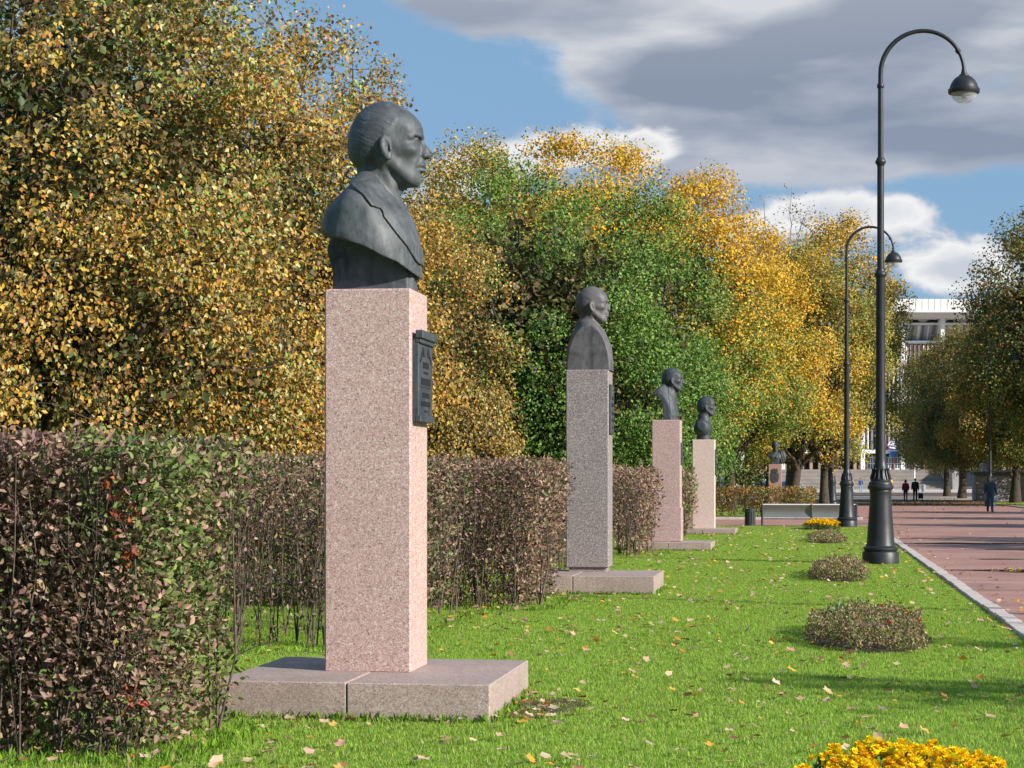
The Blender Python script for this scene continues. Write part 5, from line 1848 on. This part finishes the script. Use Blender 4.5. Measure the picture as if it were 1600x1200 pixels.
# ------------------------------------------------------------------ lamps
def lamp(loc, label, rz=0.0, tilt=0):
    root = empty('street_lamp', loc, rz, label, 'street lamp', 'tall cast-iron crook lamps along the path')
    I = M['lamp_iron']
    MB().lathe([(.345, -.05), (.345, .215), (.335, .235), (.30, .245)], 32).build('footing', I, root, True)
    MB().lathe([(.30, .235), (.305, .26), (.325, .285), (.325, .315), (.30, .335), (.275, .35), (.272, .37), (.262, .40),
                (.232, .80), (.205, 1.20), (.200, 1.30), (.205, 1.36), (.212, 1.385), (.205, 1.405)], 32).build('base', I, root, True)
    MB().lathe([(.205, 1.40), (.235, 1.43), (.245, 1.46), (.242, 1.49), (.222, 1.51), (.222, 1.54), (.205, 1.565), (.188, 1.58), (.188, 1.61)], 32).build('base_collar', I, root, True)
    ca = MB().lathe([(.188, 1.60), (.165, 1.66), (.142, 1.74), (.135, 1.80), (.128, 1.84)], 32).build('capital', I, root, True)
    for k in range(14):                      # cast acanthus flutes round the capital
        a = 2 * math.pi * k / 14
        mb = MB()
        pts = [(.192 * math.cos(a), .192 * math.sin(a), 1.61), (.178 * math.cos(a), .178 * math.sin(a), 1.67), (.154 * math.cos(a), .154 * math.sin(a), 1.75), (.152 * math.cos(a), .152 * math.sin(a), 1.80), (.165 * math.cos(a), .165 * math.sin(a), 1.825)]
        mb.tube(pts, [.012, .016, .014, .014, .009], 6)
        mb.build('flute', I, ca, True)
    MB().lathe([(.128, 1.82), (.128, 1.87), (.112, 1.90), (.106, 1.95), (.098, 2.02), (.090, 3.0), (.085, 5.42), (.098, 5.47), (.100, 5.49)], 28).build('lower_pole', I, root, True)
    MB().lathe([(.086, 5.44), (.105, 5.47), (.118, 5.50), (.112, 5.53), (.088, 5.56), (.080, 5.585), (.080, 5.61)], 28).build('pole_ring', I, root, True)
    MB().lathe([(.066, 5.57), (.063, 7.60)], 28).build('middle_pole', I, root, True)
    MB().lathe([(.064, 7.56), (.075, 7.59), (.100, 7.63), (.100, 7.66), (.078, 7.70), (.066, 7.73)], 28).build('pole_ring', I, root, True)
    MB().lathe([(.053, 7.68), (.050, 9.05)], 28).build('upper_pole', I, root, True)
    MB().lathe([(.052, 9.04), (.066, 9.06), (.066, 9.11), (.052, 9.14)], 28).build('pole_ring', I, root, True)
    R = .775
    pts = [(0, 0, 9.12), (0, 0, 9.30)]
    for i in range(1, 25):
        a = math.pi - math.pi * i / 24 * 1.0
        pts.append((R + R * math.cos(a), 0, 9.32 + R * 1.02 * math.sin(a)))
    MB().tube(pts, [.046] * 8 + [.044 - .0006 * i for i in range(len(pts) - 8)], 12).build('arm', I, root, True)
    MB().tube([(2 * R - .13, 0, 9.74), (2 * R - .085, 0, 9.68)], .05, 10).build('arm_clamp', I, root, True)
    hx = 2 * R
    MB().lathe([(.285, 8.905), (.295, 8.92), (.295, 8.985), (.270, 9.00), (.262, 9.03), (.245, 9.08), (.205, 9.15), (.15, 9.205), (.095, 9.235), (.090, 9.255), (.060, 9.275), (.048, 9.32), (.040, 9.37)], 32, (hx, 0, 0)).build('lamp_shade', I, root, True)
    MB().lathe([(.02, 8.715), (.09, 8.725), (.15, 8.755), (.20, 8.805), (.235, 8.865), (.245, 8.91)], 28, (hx, 0, 0)).build('globe', M['lamp_glass'], root, True)
    MB().lathe([(.03, 8.80), (.045, 8.83), (.045, 8.90)], 12, (hx, 0, 0)).build('bulb', M['white_paint'], root, True)
    return root


L1 = lamp((1.37, 39.2, 0), 'nearest street lamp, its black post crossing the whole height of the picture')
spots = [((1.30, 69.3, 0), 'second street lamp, its fluted foot standing by the metal bench', 0.0),
         ((1.50, 126.6, 0), 'third street lamp, thin and half lost among the yellow leaves', 0.0),
         ((*atd(1124, 150), 0), 'dark street lamp beyond the low hedge, near the parked cars', 1.2),
         ((10.6, 21.5, 0), 'street lamp across the path beyond the picture edge', math.pi),
         ((*atd(1547, 124), 0), 'street lamp right of the path, its head hanging at the right edge', 0.0)]
for loc, lab, rz in spots:
    o = copy_tree(L1)
    o.location = loc; o.rotation_euler = (0, 0, rz); o['label'] = lab


# ------------------------------------------------------------------ bench and bin
def bench():
    xa, y = atd(1191, 70.9); xb, _ = atd(1336, 70.9)
    w_ = 3.24
    root = empty('bench', (xa + w_ / 2, y, 0), 0, 'long bench with curved brushed-metal back seen from behind, second lamp before it', 'bench')
    h = w_ / 2
    for x in (-h, .05 * h, h):
        mb = MB()
        mb.tube([(x, 0, 0), (x, -.01, .40), (x, -.05, .76)], .042, 8)
        mb.tube([(x, 0, .38), (x, .46, .36), (x, .50, .0)], .030, 8)
        mb.build('bench_leg', M['bin_metal'], root, True)
    for x0, x1 in ((-h + .045, .05 * h - .045), (.05 * h + .045, h - .045)):
        prof = []
        for i in range(11):
            t = i / 10
            prof.append((-.055 + .10 * math.sin(math.pi * (.1 + .9 * t)) * .8, .30 + .42 * t))
        poly = [(a, z) for a, z in prof] + [(a + .02, z) for a, z in reversed(prof)]
        MB().prism(poly, x0, x1, 'x').build('back_panel', M['bench_metal'], root, True)
    MB().tube([(-h, -.05, .745), (h, -.05, .745)], .022, 8).build('top_rail', M['white_paint'], root, True)
    MB().tube([(-h, -.005, .245), (h, -.005, .245)], .020, 8).build('lower_rail', M['bin_metal'], root, True)
    for k in range(5):
        MB().box(-h + .04, h - .04, .05 + k * .085, .12 + k * .085, .40, .425, .004).build('seat_slat', M['bench_metal'], root)


bench()


def litter_bin():
    x, y = atd(1172, 70.8)
    root = empty('litter_bin', (x, y, 0), 0, 'round litter bin of dark upright bars left of the bench', 'litter bin')
    MB().lathe([(.145, .03), (.145, .50)], 20).build('liner', M['black'], root, True)
    MB().lathe([(.185, .0), (.185, .05)], 20).build('foot_ring', M['bin_metal'], root, True)
    MB().lathe([(.165, .52), (.19, .525), (.195, .60), (.178, .605), (.172, .54)], 20, cap=False).build('rim', M['bin_metal'], root, True)
    me = None
    for k in range(18):
        a = 2 * math.pi * k / 18
        if me is None:
            o = MB().box(-.018, .018, -.006, .006, .03, .57, .003).build('bar', M['bin_metal'], root); me = o.data
        else:
            o = bpy.data.objects.new('bar', me); C.objects.link(o); o.parent = root
        o.location = (.182 * math.cos(a), .182 * math.sin(a), 0); o.rotation_euler = (0, 0, a + math.pi / 2)


litter_bin()


# ------------------------------------------------------------------ the sports hall, its steps and what stands before it
def hall():
    D = 340.0
    k = D / F_PX
    ox, oy = D * -SY, D * CY
    root = empty('sports_hall', (ox, oy, 0), YAW, 'vast white concrete sports hall with overhanging roof ring and brown-striped glass wall', 'building')
    X = lambda px: (px - 800) * k
    Z = lambda py: CAM_H + (750 - py) * k
    W = M['white_concrete']
    x0, x1 = X(1080), X(1720)
    MB().box(x0, x1, 2.5, 40, .5, Z(536)).build('wall', M['window_glass'], root)
    n = 66
    pw = (x1 - x0) / n
    me = None
    for i in range(n):
        if me is None:
            o = MB().box(.03, pw - .03, -6.0, -5.2, Z(490.5), Z(472), .03).build('roof_panel', W, root); me = o.data
        else:
            o = bpy.data.objects.new('roof_panel', me); C.objects.link(o); o.parent = root
        o.location = (x0 + i * pw, 0, 0)
    MB().box(x0, x1, -5.15, 14, Z(492), Z(472.8)).build('roof', W, root)
    MB().box(x0, x1, -6.15, -5.0, Z(492.6), Z(490.3)).build('roof_ledge', M['white_paint'], root)
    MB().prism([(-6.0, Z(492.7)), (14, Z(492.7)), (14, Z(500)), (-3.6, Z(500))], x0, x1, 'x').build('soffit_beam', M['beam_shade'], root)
    # struts between the roof ring and the leaning wall below
    for i, px in enumerate(range(1100, 1720, 31)):
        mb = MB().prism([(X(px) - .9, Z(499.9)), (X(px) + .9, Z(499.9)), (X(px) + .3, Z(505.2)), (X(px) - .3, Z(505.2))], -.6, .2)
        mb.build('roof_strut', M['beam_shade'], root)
    MB().box(x0, x1, -1.0, 2.4, Z(508.8), Z(505)).build('eaves_beam', W, root)
    sl = MB().prism([(-.9, Z(509)), (2.3, Z(509)), (2.3, Z(531)), (.9, Z(531))], x0, x1, 'x').build('slanted_wall', M['grey_metal'], root)
    for i, px in enumerate(range(1096, 1720, 8)):
        wd = .30 if i % 3 else .55
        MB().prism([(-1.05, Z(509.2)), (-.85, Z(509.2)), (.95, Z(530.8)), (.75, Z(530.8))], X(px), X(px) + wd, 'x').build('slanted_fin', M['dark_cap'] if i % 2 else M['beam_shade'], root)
    MB().box(x0, x1, -.4, 2.4, Z(537), Z(533.8)).build('string_course', W, root)
    for px in range(1095, 1720, 62):
        MB().box(X(px - 3.4), X(px + 3.4), -3.2, -2.2, 3.3, Z(499.8), .04).build('pillar', W, root)
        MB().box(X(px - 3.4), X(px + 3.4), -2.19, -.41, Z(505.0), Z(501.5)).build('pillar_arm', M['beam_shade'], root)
    # vertical fins: white ribs with brown boards between, wider at the top band
    mw = mb1 = mb2 = None
    for i, px in enumerate(np.arange(1089, 1720, 6.65)):
        x = X(px)
        if mw is None:
            a = MB().box(0, .20, -.3, 2.3, Z(702), Z(539), .02).build('white_rib', W, root); mw = a.data
            b = MB().box(.24, .58, -.15, 2.3, Z(556), Z(537.2), .02).build('brown_board', M['brown_panel'], root); mb1 = b.data
            c = MB().box(.30, .50, .4, 2.3, Z(702), Z(556.2)).build('brown_slat', M['brown_panel'], root); mb2 = c.data
            objs = [a, b, c]
        else:
            objs = []
            for nm, me_ in (('white_rib', mw), ('brown_board', mb1), ('brown_slat', mb2)):
                if nm == 'brown_slat' and (i % 9) in (3, 4):
                    continue
                o = bpy.data.objects.new(nm, me_); C.objects.link(o); o.parent = root; objs.append(o)
        for o in objs: o.location = (x, 0, 0)
    for py in (590, 628, 664):
        MB().box(x0, x1, 1.6, 2.45, Z(py + 2), Z(py - 2)).build('floor_band', M['grey_metal'], root)
    # ground floor behind the steps
    MB().box(x0, x1, -2.0, 2.4, Z(708.5), Z(703)).build('canopy', M['white_paint'], root)
    px = 1128
    while px < 1700:
        if not 1352 < px < 1440:
            MB().box(X(px), X(px + 4.5), -.2, 1.2, 3.3, Z(708.6)).build('brown_pier', M['brown_stone'], root)
        px += 13.7
    for i, px in enumerate((1356, 1371, 1384.5, 1398.5, 1412.5, 1426.5)):
        w_ = 12.2 * k
        xx = X(px)
        d = MB().box(xx, xx + w_, .2, .5, 3.36, Z(714)).build('entrance_door', M['white_paint'], root)
        for a, b in ((.07, .30), (.42, .60), (.72, .93)):
            for z0, z1 in ((.10, .44), (.52, .94)):
                MB().box(xx + w_ * a, xx + w_ * b, .17, .2 - .005, 3.36 + (Z(714) - 3.36) * z0, 3.36 + (Z(714) - 3.36) * z1).build('pane', M['window_glass'], d)
        MB().box(xx - 1.8 * k, xx - .1 * k, -.1, .6, 3.36, Z(708.6)).build('brown_pier', M['brown_stone'], root)
    MB().box(X(1386), X(1399), -2.2, -2.05, Z(714), Z(706)).build('blue_sign', M['blue_sign'], root)
    bn = MB().box(X(1383), X(1403), -2.6, -2.45, Z(703), Z(689)).build('purple_banner', M['purple_print'], root)
    def P_(px, py): return (X(px), -2.68, Z(py))
    MB().tube([P_(1383, 697), P_(1385, 691.5), P_(1389, 690), P_(1390, 693.5), P_(1386.5, 696)], .16, 6).tube([P_(1392, 690), P_(1390.5, 697), P_(1396, 698.5), P_(1398, 694), P_(1394, 692.5)], .16, 6).tube([P_(1385, 699.5), P_(1393, 701), P_(1402, 699)], .14, 6).build('white_scroll', M['white_paint'], bn)
    MB().box(X(1168), X(1196), 1.2, 1.4, Z(655), Z(605)).build('printed_banner', M['purple_print'], root)
    return root


hall()


def steps():
    D0 = 322.0
    root = empty('hall_steps', (D0 * -SY, D0 * CY, 0), YAW, 'wide flights of pale steps rising to the hall doors', 'steps')
    k = D0 / F_PX
    xa, xb = (1075 - 800) * k, (1486 - 800) * k
    n = 15
    z0, z1 = .08, 3.34
    me = None
    for i in range(n):
        za, zb = z0 + (z1 - z0) * i / n, z0 + (z1 - z0) * (i + 1) / n
        y = i * .5 + (2.2 if i > 5 else 0) + (2.2 if i > 11 else 0)
        MB().box(xa, xb, y + .10, 22, za - (.2 if i == 0 else 0), zb - .061).box(xa, xb, y, 22, zb - .06, zb).build('step', M['step_stone'], root)
    MB().box(xb + .01, xb + 1.0, -1, 22, 0, 3.6).build('cheek_wall', M['grey_wall'], root)


steps()


def grey_wall():
    d = 151.0
    root = empty('podium_wall', (d * -SY, d * CY, 0), YAW, 'low grey stone-coursed wall with dark coping behind the walking man', 'wall')
    k = d / F_PX
    X = lambda px: (px - 800) * k
    MB().box(X(1525), X(1680), .15, .8, -.1, 1.98).build('core', M['grey_wall'], root)
    h = [0, .50, .98, 1.46, 1.94]
    for r_ in range(4):
        x = 1525 - (r_ % 2) * 14
        while x < 1672:
            a, b = max(1525, x), x + 34
            MB().box(X(a) + .012, X(b) - .012, .0 + .004 * ((int(x) + r_) % 3), .149, h[r_] + .012, h[r_ + 1] - .012, .012).build('stone', M['grey_wall'], root)
            x += 34
    MB().box(X(1521), X(1682), -.12, .95, 1.985, 2.22, .01).build('coping', M['dark_cap'], root)
    MB().box(X(1521), X(1524.7), -.05, .5, -.1, 1.98, .01).build('end_pier', M['concrete'], root)


grey_wall()


# ------------------------------------------------------------------ cars
def car(px, d, z, rz, paint, label, s=1.0):
    x, y = atd(px, d)
    root = empty('parked_car', (x, y, z), rz, label, 'car', 'cars parked below the hall steps')
    # side profile (length along Y, front at -Y), half widths change with height
    prof = [(-2.10, .25), (-2.14, .50), (-2.05, .72), (-1.15, .90), (-.45, 1.38), (.35, 1.45), (1.15, 1.40), (1.85, 1.02), (2.08, .92), (2.12, .45), (2.05, .25)]
    body = MB()
    def ring(hw):
        out = []
        for (yy, zz) in prof:
            w_ = hw * (1 - max(0, zz - .85) * .36) * (1 - .06 * max(0, abs(yy) - 1.6))
            out.append((w_, yy, zz))
        return out
    n = len(prof)
    R_, R2, L2_, L_ = ring(.86), ring(.78), [(-a, b, c) for a, b, c in ring(.78)], [(-a, b, c) for a, b, c in ring(.86)]
    R2 = [(a, b * .985, c + .03 if c > .6 else c) for a, b, c in R2]; L2_ = [(-a, b, c) for a, b, c in R2]
    v = R_ + R2 + L2_ + L_
    f = [tuple(range(n)), tuple(reversed(range(3 * n, 4 * n)))]
    for q in range(3):
        for i in range(n):
            j = (i + 1) % n
            f.append((q * n + i, (q + 1) * n + i, (q + 1) * n + j, q * n + j))
    body.add(v, f).build('body', paint, root, True)
    MB().add([(-.66, -1.10, .94), (.66, -1.10, .94), (.58, -.50, 1.38), (-.58, -.50, 1.38)], [(0, 1, 2, 3)]).build('windscreen', M['window_glass'], root).location = (0, -.035, .03)
    for sx in (-1, 1):
        MB().add([(sx * .865, -.95, .93), (sx * .865, 1.45, .95), (sx * .72, .95, 1.33), (sx * .70, -.35, 1.34)], [(0, 1, 2, 3)]).build('side_window', M['window_glass'], root)
        MB().box(sx * .70 - .17, sx * .70 + .17, -2.16, -2.04, .56, .70, .03).build('headlight', M['chrome'], root)
        MB().box(sx * .95 - .07, sx * .95 + .07, -.80, -.66, .92, 1.03, .02).build('mirror', paint, root)
        for yy in (-1.32, 1.30):
            wv = MB()
            seg = 16
            for xx in (sx * .70, sx * .88):
                wv.v += [(xx, yy + .31 * math.cos(2 * math.pi * t / seg), .31 + .31 * math.sin(2 * math.pi * t / seg)) for t in range(seg)]
            wv.f += [tuple(range(seg)), tuple(reversed(range(seg, 2 * seg)))] + [(t, (t + 1) % seg, seg + (t + 1) % seg, seg + t) for t in range(seg)]
            wv.build('wheel', M['tyre'], root)
    MB().box(-.26, .26, -2.17, -2.10, .38, .48).build('number_plate', M['number_plate'], root)
    MB().box(-.45, .45, -2.16, -2.06, .55, .66).build('grille', M['black'], root)
    root.scale = (s, s, s)


car(1160, 292, .90, .35 + YAW, M['car_red'], 'small bright red car before the pale steps')
car(1137, 225, .02, 1.15, M['car_blue'], 'dark blue car, front end showing beside the fourth pedestal', .95)
car(1143, 300, .90, .5, M['car_silver'], 'grey car half hidden behind the dark lamp post')
car(1187, 262, .2, .9, M['car_black'], 'black car in the shade left of the fifth pedestal')
car(1199, 288, .9, .2, M['car_white'], 'white car just left of the fifth pedestal')
car(1237, 230, .02, .55, M['car_silver'], 'silver car peeping between the fifth pedestal and the tree trunks')


# ------------------------------------------------------------------ people
def people():
    x, y = atd(1547, 101.5)
    p = person((x, y, 0), .10, 'stride', 'man in navy jacket and jeans walking towards the camera with a white bag', M['cloth_navy'], M['cloth_jeans'], M['hair_grey'], height=1.78, fat=1.08, res=.018)
    # the bag hangs from his left hand
    hx, hy = .32, -.02
    fn = lambda P: ell(P, (0, 0, -.16), (.085, .05, .17)) + .010 * np.sin(P[0] * 60 + P[2] * 25) * np.sin(P[2] * 30)
    bag = sculpt('carrier_bag', fn, (-.14, -.10, -.36), (.14, .10, .05), .012, M['cloth_white'])
    R_ = Matrix.Rotation(.10, 3, 'Z')
    off = R_ @ Vector((hx * 1.017, hy - .02, .80))
    bag.location = (x + off.x, y + off.y, off.z)
    tag(bag, 'crumpled white carrier bag in the walking man\'s hand', 'bag')
    x, y = atd(1415, 158)
    person((x, y, 0), math.pi + .05, 'stand', 'person in a hooded dark red coat seen from behind', M['cloth_red'], M['black'], M['black'], 'couple walking away from the camera', height=1.62, fat=1.25, hood=True)
    x, y = atd(1430, 158)
    person((x, y, 0), math.pi - .1, 'stand', 'person in dark jacket and cap seen from behind, pulling a trolley bag', M['cloth_black'], M['black'], M['black'], 'couple walking away from the camera', height=1.74, fat=1.15)
    x, y = atd(1438.5, 158)
    t = empty('trolley_bag', (x, y, 0), 0, 'black wheeled shopping bag beside the person in the dark jacket', 'bag')
    fn = lambda P: rbox(P, (0, 0, .36), (.19, .13, .22), .06) + .006 * np.sin(P[0] * 50) * np.sin(P[2] * 40)
    sculpt('bag_body', fn, (-.26, -.2, .08), (.26, .2, .64), .02, M['black'], t)
    MB().tube([(-.14, .05, .55), (-.20, .05, .92), (-.14, .05, .93), (-.08, .05, .55)], .010, 6).build('handle', M['grey_metal'], t)
    for sx in (-.14, .14):
        MB().tube([(sx - .02, 0, .08), (sx + .02, 0, .08)], .08, 12).build('wheel', M['tyre'], t)
    x, y = atd(1345, 262)
    person((x, y, .1), math.pi, 'stand', 'person in a blue top and jeans at the foot of the steps', M['cloth_blue'], M['cloth_sky'], M['hair_brown'], 'distant people near the steps', res=.03)
    x, y = atd(1331.5, 255)
    person((x, y, .0), 2.0, 'walk', 'person in an orange-yellow jacket right of the second lamp', M['cloth_yellow'], M['cloth_sky'], M['hair_brown'], 'distant people near the steps', height=1.8, res=.03)
    x, y = atd(1327, 190)
    person((x, y, .0), 1.8, 'walk', 'person in dark clothes close behind the second lamp', M['cloth_black'], M['black'], M['black'], 'distant people near the steps', res=.03)
    x, y = atd(1393, 262)
    person((x, y, .1), -2.0, 'walk', 'person in yellow top just right of the nearest lamp post', M['cloth_yellow'], M['cloth_white'], M['black'], 'distant people near the steps', res=.03)
    d = 152.5
    for px, jk, lab in ((1536, 'cloth_white', 'person in pale clothes sitting on the grey wall, left of two'), (1543, 'cloth_pink', 'person in pink and white sitting on the grey wall, right of two')):
        x, y = atd(px, d)
        person((x, y, 2.22 - .82), YAW, 'sit', lab, M[jk], M['cloth_white'], M['hair_brown'], 'two people sitting on the grey wall', res=.03)


people()


def street_furniture():
    x, y = atd(1429, 262)
    o = MB().tube([(x, y, .1), (x, y, 3.6)], .09, 8).box(x - .45, x + .45, y - .05, y + .05, 3.4, 3.9, .02).build('sign_post', M['white_paint'])
    tag(o, 'thin white post with a small board before the hall doors', 'sign post')
    x, y = atd(1443, 262)
    o = MB().lathe([(.25, 0), (.28, .5), (.30, .85), (.22, .9)], 12, (x, y, .1)).build('litter_bin', M['grey_metal'], None, True)
    tag(o, 'small grey bin at the foot of the steps right of the couple', 'litter bin')


street_furniture()
